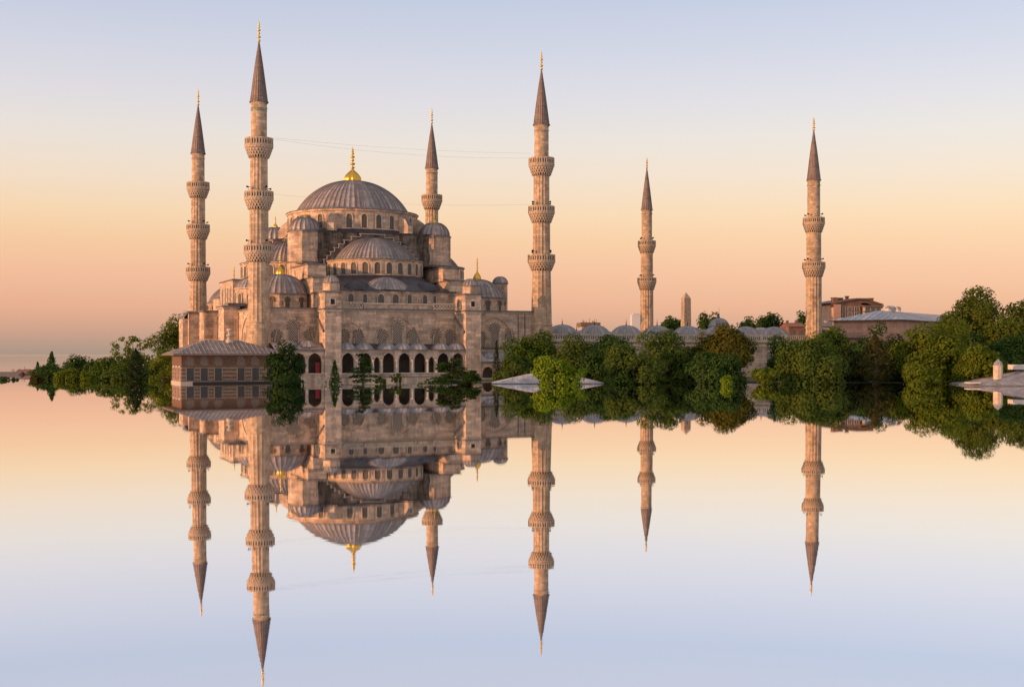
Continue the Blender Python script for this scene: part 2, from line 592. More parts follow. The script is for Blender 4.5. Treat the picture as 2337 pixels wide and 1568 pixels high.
def arch_pts(a, hs, rise, n=12, pointed=True):
    out = [(-a, 0.0)]
    e = 0.35 * a if pointed else 0.0
    RR = a + e
    top = math.sqrt(RR * RR - e * e)
    for i in range(n + 1):
        x = -a + 2 * a * i / n
        zz = math.sqrt(max(0.0, RR * RR - (abs(x) + e) ** 2)) / top
        out.append((x, hs + rise * zz))
    out.append((a, 0.0))
    return out


def P3(O, T, N, x, z, d):
    return (O[0] + T[0] * x + N[0] * d, O[1] + T[1] * x + N[1] * d, O[2] + z)


def ring(mb, O, T, N, a, hs, rise, fw, d0, d1, mat, pointed=True, n=12, kz=1.0):
    """arched moulding between an outline and the outline fw outside it, standing d1 proud"""
    inn = arch_pts(a, hs, rise, n, pointed)
    out = arch_pts(a + fw, hs, rise + fw * kz, n, pointed)
    for i in range(len(inn) - 1):
        a1, a2, b1, b2 = inn[i], inn[i + 1], out[i], out[i + 1]
        mb.poly([P3(O, T, N, *a1, d1), P3(O, T, N, *a2, d1), P3(O, T, N, *b2, d1), P3(O, T, N, *b1, d1)], mat)
        mb.poly([P3(O, T, N, *b1, d1), P3(O, T, N, *b2, d1), P3(O, T, N, *b2, d0), P3(O, T, N, *b1, d0)], mat)
        mb.poly([P3(O, T, N, *a1, d0), P3(O, T, N, *a2, d0), P3(O, T, N, *a2, d1), P3(O, T, N, *a1, d1)], mat)


def arch_window(O, T, N, w, h, parent, mats=('grille', 'trim'), fw=0.16, pointed=False, proud=0.14, rise=None, florets=False):
    mb = MB()
    a = w / 2
    rise = a if rise is None else rise
    hs = h - rise
    pts = arch_pts(a, hs, rise, 10, pointed)
    mb.poly([P3(O, T, N, x, z, 0.03) for x, z in pts], 0, [(x + 50, z) for x, z in pts])
    ring(mb, O, T, N, a, hs, rise, fw, -0.02, proud, 1, pointed, 10)
    o = mb.build('window', list(mats), parent)
    if florets:
        fb = MB()
        k = 9
        for i in range(k):
            t = -0.12 * PI + (1.24 * PI) * i / (k - 1)
            for rr, sz in ((1.14, 0.12), (1.36, 0.085)):
                x, z = -math.cos(t) * a * rr, hs + math.sin(t) * rise * rr
                c = [P3(O, T, N, x + sz * math.cos(q * PI / 3), z + sz * math.sin(q * PI / 3), 0.16) for q in range(6)]
                b = [P3(O, T, N, x + sz * math.cos(q * PI / 3), z + sz * math.sin(q * PI / 3), 0.0) for q in range(6)]
                fb.poly(c, 0)
                for q in range(6):
                    fb.poly([b[q], b[(q + 1) % 6], c[(q + 1) % 6], c[q]], 0)
        fb.build('floret_crown', 'floret', o)
    return o


def finial(name, parent, x, y, z, h, r, bulb=True, lean=0):
    mb = MB()
    pr = []
    if bulb:                     # ribbed onion foot under a string of balls
        foot = [(r * q, z + h * t) for q, t in ((1.0, 0), (1.05, .05), (1.0, .10), (.8, .17), (.5, .24), (.25, .30), (.13, .34))]
        mb.lathe(x, y, foot, mat=0, nrib=14, rib=0.10 * r)
        z1, s = z + h * .33, r * .30
    else:
        z1, s = z, r
    L = z + h - z1
    balls = ((.10, 1.0), (.26, 1.25), (.42, .75), (.56, 1.05), (.70, .6), (.82, .42))
    pr = [(s * .30, z1)]
    for t, q in balls:
        hh = .055
        for k in (-1, -.6, 0, .6, 1):
            pr.append((s * (.28 + q * .75 * math.sqrt(max(0, 1 - k * k))), z1 + L * (t + hh * k)))
    pr += [(s * .25, z1 + L * .9), (s * .04, z1 + L)]
    mb.lathe(x, y, pr, 10)
    return mb.build(name, 'gold', parent)


# ------------------------------------------------------------------ the setting: water, ground
def flood_profile():
    """height of the flooded sheet against distance from the bank: it sinks very gently away from the bank"""
    D, ratio = 208.0, 0.865
    ys, zs = [186.0], [0.0]
    y, z = 186.0, 0.0
    axis = CAM_H / D
    while y > 9.0:
        t = (CAM_H - z) / y
        e_img = max(0.0, (t - axis) / (ratio - .085 * max(0.0, t - axis)))
        h = e_img * D
        e = math.atan2(h - z, D - y)
        d = math.atan(t)
        tau = max(0.0, (e - d) / 2) if y < 180 else 0.0
        tau = min(tau, 0.05)
        dy = max(0.05, y * 0.006)
        z -= math.tan(tau) * dy
        y -= dy
        ys.append(y)
        zs.append(z)
    return ys, zs


ys, zs = flood_profile()
mb = MB()
rows = []
far = [12000, 6000, 3000, 1500, 900, 600, 400, 300, 240, 210, 196, 190]
prof = [(y, 0.0) for y in far] + list(zip(ys, zs))
yl, zl = prof[-1]
sl = (prof[-3][1] - prof[-1][1]) / (prof[-3][0] - prof[-1][0])
for k in range(1, 16):
    d = k * 4.0
    prof.append((yl - d, zl - sl * (d - d * d / 120.0)))
prof.append((-600, prof[-1][1]))
for y, z in prof:
    rows.append([(x, y, z) for x in (-9000, -1500, -300, 0, 300, 1500, 9000)])
mb.grid(rows[::-1])
m, nt, b = new_mat('still_water')
tc = nt.nodes.new('ShaderNodeTexCoord')
b.inputs['Base Color'].default_value = (0.96, 0.95, 0.955, 1)
b.inputs['Metallic'].default_value = 1.0
b.inputs['Roughness'].default_value = 0.016
na = noise(nt, 1.0, 3, mapping(nt, tc.outputs['Object'], (0.10, 1.6, 1)), 0.5)
nb = noise(nt, 1.0, 3, mapping(nt, tc.outputs['Object'], (0.9, 5.0, 1)), 0.5)
ad = node(nt, 'ShaderNodeMath', operation='MULTIPLY_ADD')
nt.links.new(nb, ad.inputs[0])
ad.inputs[1].default_value = 0.25
nt.links.new(na, ad.inputs[2])
bp = nt.nodes.new('ShaderNodeBump')
bp.inputs['Strength'].default_value = 1.0
bp.inputs['Distance'].default_value = 0.0005
nt.links.new(ad.outputs[0], bp.inputs['Height'])
nt.links.new(bp.outputs[0], b.inputs['Normal'])
M['water'] = m
tag(mb.build('water', 'water'), kind='structure')

m, nt, b = new_mat('open_sea')
tc = nt.nodes.new('ShaderNodeTexCoord')
b.inputs['Metallic'].default_value = 1.0
b.inputs['Roughness'].default_value = 0.05
nt.links.new(ramp(nt, noise(nt, 1.0, 4, mapping(nt, tc.outputs['Object'], (0.0006, 0.006, 1)), 0.6), [(0.38, (0.66, 0.72, 0.80)), (0.62, (0.98, 0.94, 0.94))]), b.inputs['Base Color'])
M['sea'] = m
mb = MB()
mb.poly([(-9000, 300, .03), (-60, 300, .03), (-60, 11900, .03), (-9000, 11900, .03)])
tag(mb.build('sea', 'sea'), kind='structure')

m, nt, b = new_mat('dark_earth')
tc = nt.nodes.new('ShaderNodeTexCoord')
nt.links.new(ramp(nt, noise(nt, 0.4, 6, tc.outputs['Object']), [(0.35, (0.018, 0.024, 0.010)), (0.65, (0.05, 0.055, 0.022))]), b.inputs['Base Color'])
b.inputs['Roughness'].default_value = 1.0
M['earth'] = m
mb = MB()
gp = [(0, 206), (8, 197), (24, 192), (60, 191), (110, 188), (260, 200), (700, 900), (-30, 900), (-95, 420), (-92, 300), (-75, 250), (-66, 222), (-46, 209), (-20, 207)]
mb.prism(gp, -1.5, 0.10)
tag(mb.build('ground', 'earth'), kind='structure')

# ------------------------------------------------------------------ minarets
def flute_shaft(mb, segs, nfl, depth):
    """segs: (r0, z0, r1, z1, fluted)"""
    for r0, z0, r1, z1, fl in segs:
        k = nfl * 4
        rows, uvs = [], []
        steps = 2
        for i in range(steps + 1):
            t = i / steps
            r, z = r0 + (r1 - r0) * t, z0 + (z1 - z0) * t
            row = []
            for j in range(k):
                q = (j % 4) / 4.0
                dr = depth * (abs(math.sin(PI * q))) if fl else 0.0
                a = 2 * PI * j / k
                row.append((( r - dr) * math.cos(a), (r - dr) * math.sin(a), z))
            rows.append(row)
            uvs.append([(2 * PI * r0 * j / k, z) for j in range(k + 1)])
        mb.grid(rows, 0, uvs, True, False)


def balcony_mesh(R0, rs_low, rs_up, zt, zp, zb):
    """parapet from zp to zt, stalactite corbel from zb to zp"""
    mb = MB()
    n = 16
    # parapet: posts, rails and sunk pierced panels
    for k in range(n):
        a0, a1 = 2 * PI * k / n, 2 * PI * (k + 1) / n
        am = (a0 + a1) / 2
        T = (-math.sin(am), math.cos(am))
        N = (math.cos(am), math.sin(am))
        ap = R0 * math.cos(PI / n)
        hw = R0 * math.sin(PI / n)
        O = (N[0] * ap, N[1] * ap, 0)

        def slab(x0, x1, z0, z1, d0, d1, mt=0):
            q = [P3(O, T, N, x, z, d) for d in (d0, d1) for x, z in ((x0, z0), (x1, z0), (x1, z1), (x0, z1))]
            for f in ((4, 5, 6, 7), (0, 1, 5, 4), (1, 2, 6, 5), (2, 3, 7, 6), (3, 0, 4, 7)):
                mb.poly([q[i] for i in f], mt)
        H = zt - zp
        slab(-hw, hw, zp, zt - 0.02, -0.25, -0.09)
        slab(-hw, hw, zt - .16 * H, zt, -0.28, 0.0)
        slab(-hw, hw, zp, zp + .15 * H, -0.25, 0.03)
        slab(-hw, -hw + .10, zp + .15 * H, zt - .16 * H, -0.2, 0.0)
        slab(hw - .10, hw, zp + .15 * H, zt - .16 * H, -0.2, 0.0)
        slab(-.07, .07, zp + .15 * H, zt - .16 * H, -0.2, -0.02)
        for xx in (-hw * .48, hw * .48):
            slab(xx - .07, xx + .07, zp + .26 * H, zt - .28 * H, -0.1, -0.082, 1)
    # walkway and stalactite tiers
    mb.prism(ngon(0, 0, R0 - .1, n), zp - .06, zp + .04)
    tiers = 4
    for i in range(tiers):
        t0, t1 = i / tiers, (i + 1) / tiers
        z1 = zp - (zp - zb) * t0
        z0 = zp - (zp - zb) * t1
        ro = R0 - .04 - (R0 - rs_low) * t0 * 0.92
        ri = R0 - .04 - (R0 - rs_low) * t1 * 0.92
        k = 24
        for j in range(k):
            a = 2 * PI * (j + 0.5 * (i % 2)) / k
            da = PI / k * (0.92 - 0.15 * i)
            hgt = (z1 - z0)
            pa = [(ri * .96 * math.cos(a + s * da * .35), ri * .96 * math.sin(a + s * da * .35), z0 - .12 * hgt) for s in (-1, 1)]
            pb = [(ro * math.cos(a + s * da), ro * math.sin(a + s * da), z0 + .45 * hgt) for s in (-1, 1)]
            pc = [(ro * math.cos(a + s * da), ro * math.sin(a + s * da), z1) for s in (-1, 1)]
            ia = [(ri * .84 * math.cos(a + s * da), ri * .86 * math.sin(a + s * da), z0 + .1 * hgt) for s in (-1, 1)]
            mb.poly([pa[0], pa[1], pb[1], pb[0]])
            mb.poly([pb[0], pb[1], pc[1], pc[0]])
            for s in (0, 1):
                mb.poly([pa[s], pb[s], ia[s]])
                mb.poly([pb[s], pc[s], (ia[s][0], ia[s][1], z1), ia[s]])
        rc = ri * 0.86
        mb.lathe(0, 0, [(rc * .93, z0 - .1), (rc, z1)], 24, smooth=False, mat=1)  # near-black core: shade between the stalactites put into its colour
        mb.lathe(0, 0, [(ro - .02, z1 - .03), (ro + .05, z1), (ro + .05, z1 + .07)], 24, smooth=False)
    return mb


def make_minaret(name, label, tall, loc):
    t = thing(name, label, 'minaret', loc, YAW, 'minarets of the mosque')
    if tall:
        cone0, cone1, tip, rc = 44.5, 54.0, 57.6, 1.42
        bal = [(2.28, 38.7, 37.4, 35.55), (2.33, 30.25, 29.05, 27.3), (2.42, 21.75, 20.5, 18.95)]
        segs = [(1.82, 9.5, 1.62, 19.0, 1), (1.55, 19.0, 1.50, 27.4, 1), (1.42, 27.4, 1.38, 35.7, 1), (1.27, 35.7, 1.24, 44.5, 0)]
        base = [(2.15, -1), (2.0, 5.0), (1.86, 9.3), (1.95, 9.36), (1.95, 9.55), (1.84, 9.62)]
        rlow = [1.55, 1.62, 1.74]
    else:
        cone0, cone1, tip, rc = 38.1, 47.6, 50.4, 1.32
        bal = [(2.12, 30.8, 29.6, 27.9), (2.24, 22.15, 21.2, 19.3)]
        segs = [(1.55, 8.4, 1.50, 19.4, 1), (1.42, 19.4, 1.40, 28.0, 0), (1.22, 28.0, 1.20, 38.1, 0)]
        base = [(1.8, -1), (1.7, 5.0), (1.58, 8.2), (1.64, 8.3), (1.64, 8.5)]
        rlow = [1.5, 1.6]
    mb = MB()
    mb.lathe(0, 0, base, 16, smooth=False)
    mb.build('pedestal', 'minaret', t)
    mb = MB()
    flute_shaft(mb, segs, 16, 0.11)
    r_top = segs[-1][2]
    for dz in (0.15, 0.95):
        mb.lathe(0, 0, [(r_top, cone0 - dz - .22), (r_top + .09, cone0 - dz - .16), (r_top + .09, cone0 - dz)], 24, smooth=False)
    mb.build('shaft', 'minaret', t)
    for (R0, zt, zp, zb), rl in zip(bal, rlow):
        balcony_mesh(R0, rl, 0, zt, zp, zb).build('balcony', ['corbel', 'dark'], t)
    mb = MB()
    prof = [(rc + .06, cone0 - .12), (rc + .08, cone0), (rc - .03, cone0 + .10)]
    for i in range(1, 13):
        q = i / 12
        prof.append(((rc - .03) * (1 - q) + .10 * q + .03 * math.sin(PI * q), cone0 + .1 + (cone1 - cone0) * q))
    mb.lathe(0, 0, prof, nrib=20, rib=.035)
    mb.build('spire', 'lead_spire', t)
    finial('finial', t, 0, 0, cone1 - .05, tip - cone1, 0.26, bulb=False)
    rnd = random.Random(5)
    for (R0, zt, zp, zb) in (bal[1:] if tall else bal):
        for k in range(4):
            a = k * PI / 2 + .35
            r = R0 - .45
            mb = MB()
            x, y = r * math.cos(a), r * math.sin(a)
            mb.tube([(x, y, zt - .5), (x, y, zt + .6)], .03, 5)
            c, s = math.cos(a), math.sin(a)
            mb.tube([(x - c * .12, y - s * .12, zt + .6), (x + c * .1, y + s * .1, zt + .6), (x + c * .34, y + s * .34, zt + .6)], [.07, .08, .19], 8)
            mb.build('loudspeaker', 'iron', t)
    return t


MIN_LOC = {'A': (0, 0), 'B': (49.7, 0), 'L': (0, 55.9), 'C': (49.7, 55.9), 'R2': (108.0, 0.0), 'R1': (103.2, 56.3)}
MIN_LAB = {'A': 'tallest looking fluted stone minaret with three balconies, at the near left mosque corner',
           'B': 'fluted three balcony minaret where the tall hall wall meets the low courtyard wall',
           'L': 'three balcony stone minaret at the far left corner of the mosque, nearest the sea',
           'C': 'stone minaret behind the mosque right of the main dome, only its top balcony showing',
           'R2': 'two balcony stone minaret at the right end of the courtyard, beside the brick house',
           'R1': 'smallest looking two balcony minaret, behind the courtyard domes and left of the obelisk'}
tall = make_minaret('minaret', MIN_LAB['A'], True, (AX, AY, 0))
for k in ('B', 'L', 'C'):
    c = copy_tree(tall)
    c.location = (wx(*MIN_LOC[k]), wy(*MIN_LOC[k]), 0)
    c['label'] = MIN_LAB[k]
short = make_minaret('minaret', MIN_LAB['R2'], False, (wx(*MIN_LOC['R2']), wy(*MIN_LOC['R2']), 0))
c = copy_tree(short)
c.location = (wx(*MIN_LOC['R1']), wy(*MIN_LOC['R1']), 0)
c['label'] = MIN_LAB['R1']
# a green tiled band only on the nearest one
mb = MB()
for k in range(16):
    a = 2 * PI * k / 16
    for s in (-1, 1):
        q = a + s * .075
        mb.poly([(1.27 * math.cos(q - .06), 1.27 * math.sin(q - .06), 42.95), (1.27 * math.cos(q + .06), 1.27 * math.sin(q + .06), 42.95),
                 (1.27 * math.cos(q + .06), 1.27 * math.sin(q + .06), 43.25 + .1 * s), (1.27 * math.cos(q - .06), 1.27 * math.sin(q - .06), 43.25 + .1 * s)])
mb.build('tile_band', 'green_tile', tall)

# ------------------------------------------------------------------ the mosque
mosque = thing('mosque', 'large domed stone mosque with cascading half domes and a ground floor arcade', 'mosque', (AX, AY, 0), YAW)
UC, VC = 23.9, 28.6              # centre of the great dome
T_ = (1, 0)
N_ = (0, -1)                     # the front looks towards -v

# great dome and its drum
mb = MB()
mb.lathe(UC, VC, [(10.75, 30.55), (10.55, 30.75)] + cap(10.35, 6.1, 30.8, 22, .25), nrib=66, rib=.16)
dome = mb.build('main_dome', 'lead', mosque)
finial('finial', dome, UC, VC, 36.75, 6.6, 1.45)
mb = MB()
mb.lathe(UC, VC, [(12.0, 25.6), (12.0, 29.9), (12.25, 30.0), (12.3, 30.3)], 28, smooth=False)
mb.lathe(UC, VC, [(12.3, 30.3), (12.42, 30.34), (12.3, 30.45), (10.7, 30.75)], 56, mat=1)
mb.lathe(UC, VC, [(12.25, 25.9), (12.25, 26.45), (12.0, 26.75)], 28, mat=2, smooth=False)
drum = mb.build('drum', ['stone', 'cap', 'slate'], mosque)
for k in range(28):
    a = 2 * PI * (k + .5) / 28
    N = (math.cos(a), math.sin(a))
    T = (-N[1], N[0])
    r = 12.0 * math.cos(PI / 28)
    arch_window((UC + N[0] * r, VC + N[1] * r, 26.95), T, N, 1.0, 2.45, drum, ('grille_fine', 'trim'), fw=.17, proud=.16)
# drum buttresses over the weight towers
for sx in (-1, 1):
    for sy in (-1, 1):
        for off in (-0.26, 0.22):
            a = math.atan2(sy, sx) + off
            c, s = math.cos(a), math.sin(a)
            mb = MB()
            prof = [(11.6, 26.2), (14.3, 26.2), (14.3, 27.6), (13.7, 28.6), (12.6, 29.4), (11.6, 29.5)]
            h = .62
            L = [(UC + c * r - s * h, VC + s * r + c * h, z) for r, z in prof]
            Rr = [(UC + c * r + s * h, VC + s * r - c * h, z) for r, z in prof]
            mb.poly(L)
            mb.poly(Rr[::-1])
            for i in range(1, len(prof) - 1):
                mb.poly([L[i], Rr[i], Rr[i + 1], L[i + 1]], 1 if i > 1 else 0)
            mb.build('drum_buttress', ['stone', 'cap'], mosque)

# square body under the drum with stepped gables
B0, B1 = 12.2, 35.6              # u extents
V0, V1 = 16.6, 40.6
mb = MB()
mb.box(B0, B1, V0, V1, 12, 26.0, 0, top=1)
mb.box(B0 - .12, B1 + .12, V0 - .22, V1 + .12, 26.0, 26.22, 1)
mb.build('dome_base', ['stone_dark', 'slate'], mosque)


def step_gable(cu, cv, T, N):
    """stepped extrados of the great arch, pale coping on each tread"""
    mb = MB()
    widths = [2.3, 4.0, 5.3, 6.3, 7.1, 7.8, 8.45, 9.0]
    tops = [25.85, 25.3, 24.6, 23.9, 23.2, 22.5, 21.8, 21.1]
    O = (cu, cv, 0)

    def slab(x0, x1, z0, z1, d0, d1, mt):
        q = [P3(O, T, N, x, z, d) for d in (d0, d1) for x, z in ((x0, z0), (x1, z0), (x1, z1), (x0, z1))]
        for f in ((4, 5, 6, 7), (0, 1, 5, 4), (1, 2, 6, 5), (2, 3, 7, 6), (3, 0, 4, 7)):
            mb.poly([q[i] for i in f], mt)
    pw = 0.0
    for i, (w, zt) in enumerate(zip(widths, tops)):
        nxt = tops[i + 1] if i + 1 < len(tops) else 20.0
        for s in ((-1, 1) if pw else (0,)):
            x0, x1 = (-w, w) if s == 0 else ((s * pw, s * w) if s > 0 else (-w, -pw))
            slab(x0, x1, 20.0, zt - .14, -.05, .55, 0)
            slab(x0 - (.06 if s <= 0 else 0), x1 + (.06 if s >= 0 else 0), zt - .14, zt, -.05, .72, 1)
        for s in (-1, 1):          # riser edge
            x0 = s * w
            slab(min(x0, x0 - s * .16), max(x0, x0 - s * .16), nxt, zt - .14, .55, .66, 1)
        pw = w
    return mb


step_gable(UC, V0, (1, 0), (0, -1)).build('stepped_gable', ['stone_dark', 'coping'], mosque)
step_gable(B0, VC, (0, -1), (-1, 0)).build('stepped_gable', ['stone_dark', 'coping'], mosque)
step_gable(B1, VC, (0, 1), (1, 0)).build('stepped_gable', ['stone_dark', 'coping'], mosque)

# weight towers
for i, (tu, tv) in enumerate(((12.2, 18.7), (36.6, 18.7), (11.6, 38.6), (36.6, 38.6))):
    mb = MB()
    mb.prism(ngon(tu, tv, 3.12, 8, PI / 8), 12.0, 20.4)
    mb.prism(ngon(tu, tv, 3.3, 8, PI / 8), 20.4, 20.62, 1)
    mb.prism(ngon(tu, tv, 3.0, 8, PI / 8), 20.62, 25.85)
    mb.prism(ngon(tu, tv, 3.16, 8, PI / 8), 25.85, 26.05, 1)
    tw = mb.build('weight_tower', ['stone', 'cap'], mosque)
    mb = MB()
    mb.lathe(tu, tv, [(2.72, 26.05)] + cap(2.62, 2.5, 26.1, 12, .1), nrib=18, rib=.26)
    mb.build('tower_dome', 'lead', tw)
    finial('finial', tw, tu, tv, 28.5, 2.5 if i else 1.6, .42)
    w = MB()
    a = -PI / 4 if tu < 20 else -3 * PI / 4
    N = (math.cos(a), math.sin(a))
    arch_window((tu + N[0] * 3.0 * math.cos(PI / 8), tv + N[1] * 3.0 * math.cos(PI / 8), 21.2), (-N[1], N[0]), N, .55, 1.6, tw, ('dark', 'stone_dark'), fw=.1, proud=.05)

# half domes on their half drums
def half_dome(cu, cv, a_mid, r, rd, nwin, z0=17.9, z1=20.75, zt=25.1, wins=True):
    a0, a1 = a_mid - PI / 2, a_mid + PI / 2
    mb = MB()
    n = nwin
    mb.lathe(cu, cv, [(r, z0 - 3), (r, z1 - .25), (r + .18, z1 - .18), (r + .18, z1)], n, a0, a1, 0, False)
    mb.lathe(cu, cv, [(r + .18, z1), (r + .30, z1 + .03), (r + .2, z1 + .14), (rd, z1 + .30)], 40, a0, a1, 1)
    d = mb.build('half_drum', ['stone', 'cap'], mosque)
    mb = MB()
    mb.lathe(cu, cv, cap(rd, zt - z1 - .25, z1 + .26, 16, .15), a0=a0, a1=a1, nrib=30, rib=.17)
    mb.build('half_dome', 'lead', d)
    if wins:
        for k in range(n):
            a = a0 + PI * (k + .5) / n
            N = (math.cos(a), math.sin(a))
            q = r * math.cos(PI / 2 / n)
            arch_window((cu + N[0] * q, cv + N[1] * q, z0 + .35), (-N[1], N[0]), N, 1.0, 1.95, d, ('grille_fine', 'trim'), fw=.17, proud=.15)
    return d


half_dome(UC + .3, V0 - .55, -PI / 2, 8.6, 7.3, 13)
half_dome(B0 - .55, VC, PI, 8.5, 7.6, 13)
half_dome(B1 + 1.0, VC, 0, 9.0, 7.9, 13)

# dark lead skirt below the front half drum, with the exedra swelling through it
mb = MB()
top = []
bot = []
K = 36
for i in range(K + 1):
    a = PI + PI * i / K
    top.append((UC + .3 + 8.75 * math.cos(a), V0 - .55 + 8.75 * math.sin(a), 17.95))
    s = -1 + 2 * i / K
    bx = 12.4 + (34.6 - 12.4) * i / K
    by = 2.1 - 1.2 * max(0.0, 1 - (s / .45) ** 2) ** .5
    bot.append((bx, by, 15.05))
mb.grid([bot, top], 0, None, False, True)
mb.poly([top[0], bot[0], (12.4, 14, 15.05), (12.4, 14, 17.95)])
mb.poly([top[-1], bot[-1], (34.6, 14, 15.05), (34.6, 14, 17.95)])
eave = [(x, y - .12, z - .14) for x, y, z in bot]
mb.grid([eave, bot], 0, None, False, False)
mb.build('skirt_roof', 'slate', mosque)
mb = MB()
low = [(x, y + .25) for x, y, z in bot]
for i in range(K):
    a, b = low[i], low[i + 1]
    d0, d1 = i * .62, (i + 1) * .62
    mb.poly([(*a, 12.0), (*b, 12.0), (*b, 15.0), (*a, 15.0)], 0, [(d0, 12), (d1, 12), (d1, 15), (d0, 15)])
mb.box(12.45, 34.5, 2.4, 19, 10, 14.9, 0)
lw = mb.build('exedra_wall', 'stone', mosque)
for pxw, w in ((872.5, .95), (906.5, .62), (937.5, 1.0), (978, 1.05), (1011, .8), (1048, .9), (1076, .55)):
    pp = pxw / 1.0817
    u = U(pp, 1.3)
    i = min(K - 1, max(0, int((u - 12.4) / (34.6 - 12.4) * K)))
    a, b = low[i], low[i + 1]
    t = Vector((b[0] - a[0], b[1] - a[1])).normalized()
    mid = ((a[0] + b[0]) / 2, (a[1] + b[1]) / 2)
    arch_window((mid[0] + t.y * .12, mid[1] - t.x * .12, 12.75), (t.x, t.y), (t.y, -t.x), w, 1.65, lw, ('grille_fine', 'trim'), fw=.12, proud=.12)
mb = MB()
eu = U(893, 2)
mb.lathe(eu, 5.0, cap(4.3, 2.35, 15.12, 10, .1), a0=PI, a1=2 * PI, nrib=20, rib=.09)
mb.build('half_dome', 'lead', mosque)
for px, rr in ((790, 2.2), (1000, 2.2)):
    mb = MB()
    mb.lathe(U(px + 25 if px < 900 else px - 25, 4), 4.6, cap(2.6, 1.6, 15.1, 8, .1), a0=PI, a1=2 * PI, nrib=12, rib=.07)
    mb.build('half_dome', 'slate', mosque)

# lower hall: front wall, side wall, roofs
WT = 11.9
mb = MB()
mb.box(0.2, 49.2, 0.0, 55.0, -1, WT - .45, 0, top=1)
mb.box(-.02, 49.4, -.22, 55.1, WT - .45, WT - .25, 2)
mb.box(-.25, 49.5, -.40, 55.2, WT - .25, WT, 1)
mb.box(U(830, 0), U(987, 0), -.06, 2.2, WT - .5, 12.6, 0, top=1)
mb.box(U(828, 0), U(989, 0), -.2, 2.3, 12.6, 12.86, 2, top=1)
hall = mb.build('hall_wall', ['stone', 'cap', 'trim'], mosque)

# balustrades on the front wall
def balustrade(x0, x1, y, z0, z1, parent, step=.42, thick=.18, mat='trim'):
    mb = MB()
    mb.box(x0, x1, y, y + thick, z1 - .16, z1)
    mb.box(x0, x1, y, y + thick, z0, z0 + .14)
    n = max(2, int((x1 - x0) / step))
    s = (x1 - x0) / n
    zm = (z0 + z1) / 2
    for k in range(n):
        xc = x0 + (k + .5) * s
        for (xa, za), (xb, zb) in (((xc - s / 2, zm), (xc, z1 - .16)), ((xc, z1 - .16), (xc + s / 2, zm)), ((xc - s / 2, zm), (xc, z0 + .14)), ((xc, z0 + .14), (xc + s / 2, zm))):
            w = .075
            mb.poly([(xa - w, y + .02, za), (xa + w, y + .02, za), (xb + w, y + .02, zb), (xb - w, y + .02, zb)])
            mb.poly([(xa - w, y + thick - .02, za), (xa + w, y + thick - .02, za), (xb + w, y + thick - .02, zb), (xb - w, y + thick - .02, zb)])
            for q in (-w, w):
                mb.poly([(xa + q, y + .02, za), (xb + q, y + .02, zb), (xb + q, y + thick - .02, zb), (xa + q, y + thick - .02, za)])
    return mb.build('balustrade', mat, parent)


balustrade(U(782, -.3), U(828, -.3), -.38, WT + .003, 12.95, mosque, .55, .2)
balustrade(U(989, -.3), U(1042, -.3), -.38, WT + .003, 12.95, mosque, .55, .2)

# blind arches with pierced windows on the front wall
def blind_arch(pl, pr, py_top, v, z0, parent):
    u0, u1 = U(pl, v), U(pr, v)
    a = (u1 - u0) / 2 - .1
    zt = Z(py_top, (u0 + u1) / 2, v)
    O = ((u0 + u1) / 2, v, z0)
    mb = MB()
    h = zt - z0
    hs = max(.3, h - a * 1.12)
    ring(mb, O, T_, N_, a - .20, hs, h - hs, .17, -.02, .20, 0, True, 18)
    return mb.build('arch_moulding', 'stone', parent)


blind_arch(624, 717, 722, 0.0, 5.3, hall)
blind_arch(851, 961, 723, 0.0, 5.3, hall)
blind_arch(768, 835, 737, 0.0, 5.3, hall)
blind_arch(985, 1052, 739, 0.0, 5.3, hall)
blind_arch(1082, 1174, 725, 0.0, 5.3, hall)
for pxw, w, yt in ((669, 1.6, 730), (706, 1.35, 752), (632, 1.3, 752), (871.5, 1.45, 752), (906.7, 1.7, 731), (942, 1.4, 752), (786.5, 1.4, 752), (818, 1.4, 752),
                   (994.4, 1.5, 752), (1026, 1.4, 752), (1129, 1.45, 737), (1163.5, 1.3, 757), (1099, 1.3, 757)):
    u = U(pxw, 0)
    zb = 6.0 if pxw < 1090 else 5.65
    arch_window((u, 0.0, zb), T_, N_, w, Z(yt + 3, u, 0) - zb, hall, ('grille', 'trim'), fw=.10, pointed=True, proud=.10, florets=True)
mb = MB()
for px in (1198, 1183):
    mb.tube([(U(px, -.1), -.1, 6), (U(px, -.1), -.1, 11.3)], .07, 6)
mb.build('drainpipe', 'cap', hall)
mb = MB()
mb.box(U(1099, -.2), U(1180, -.2), -.3, 0, 5.35, 5.6)
mb.build('string_course', 'cap', hall)

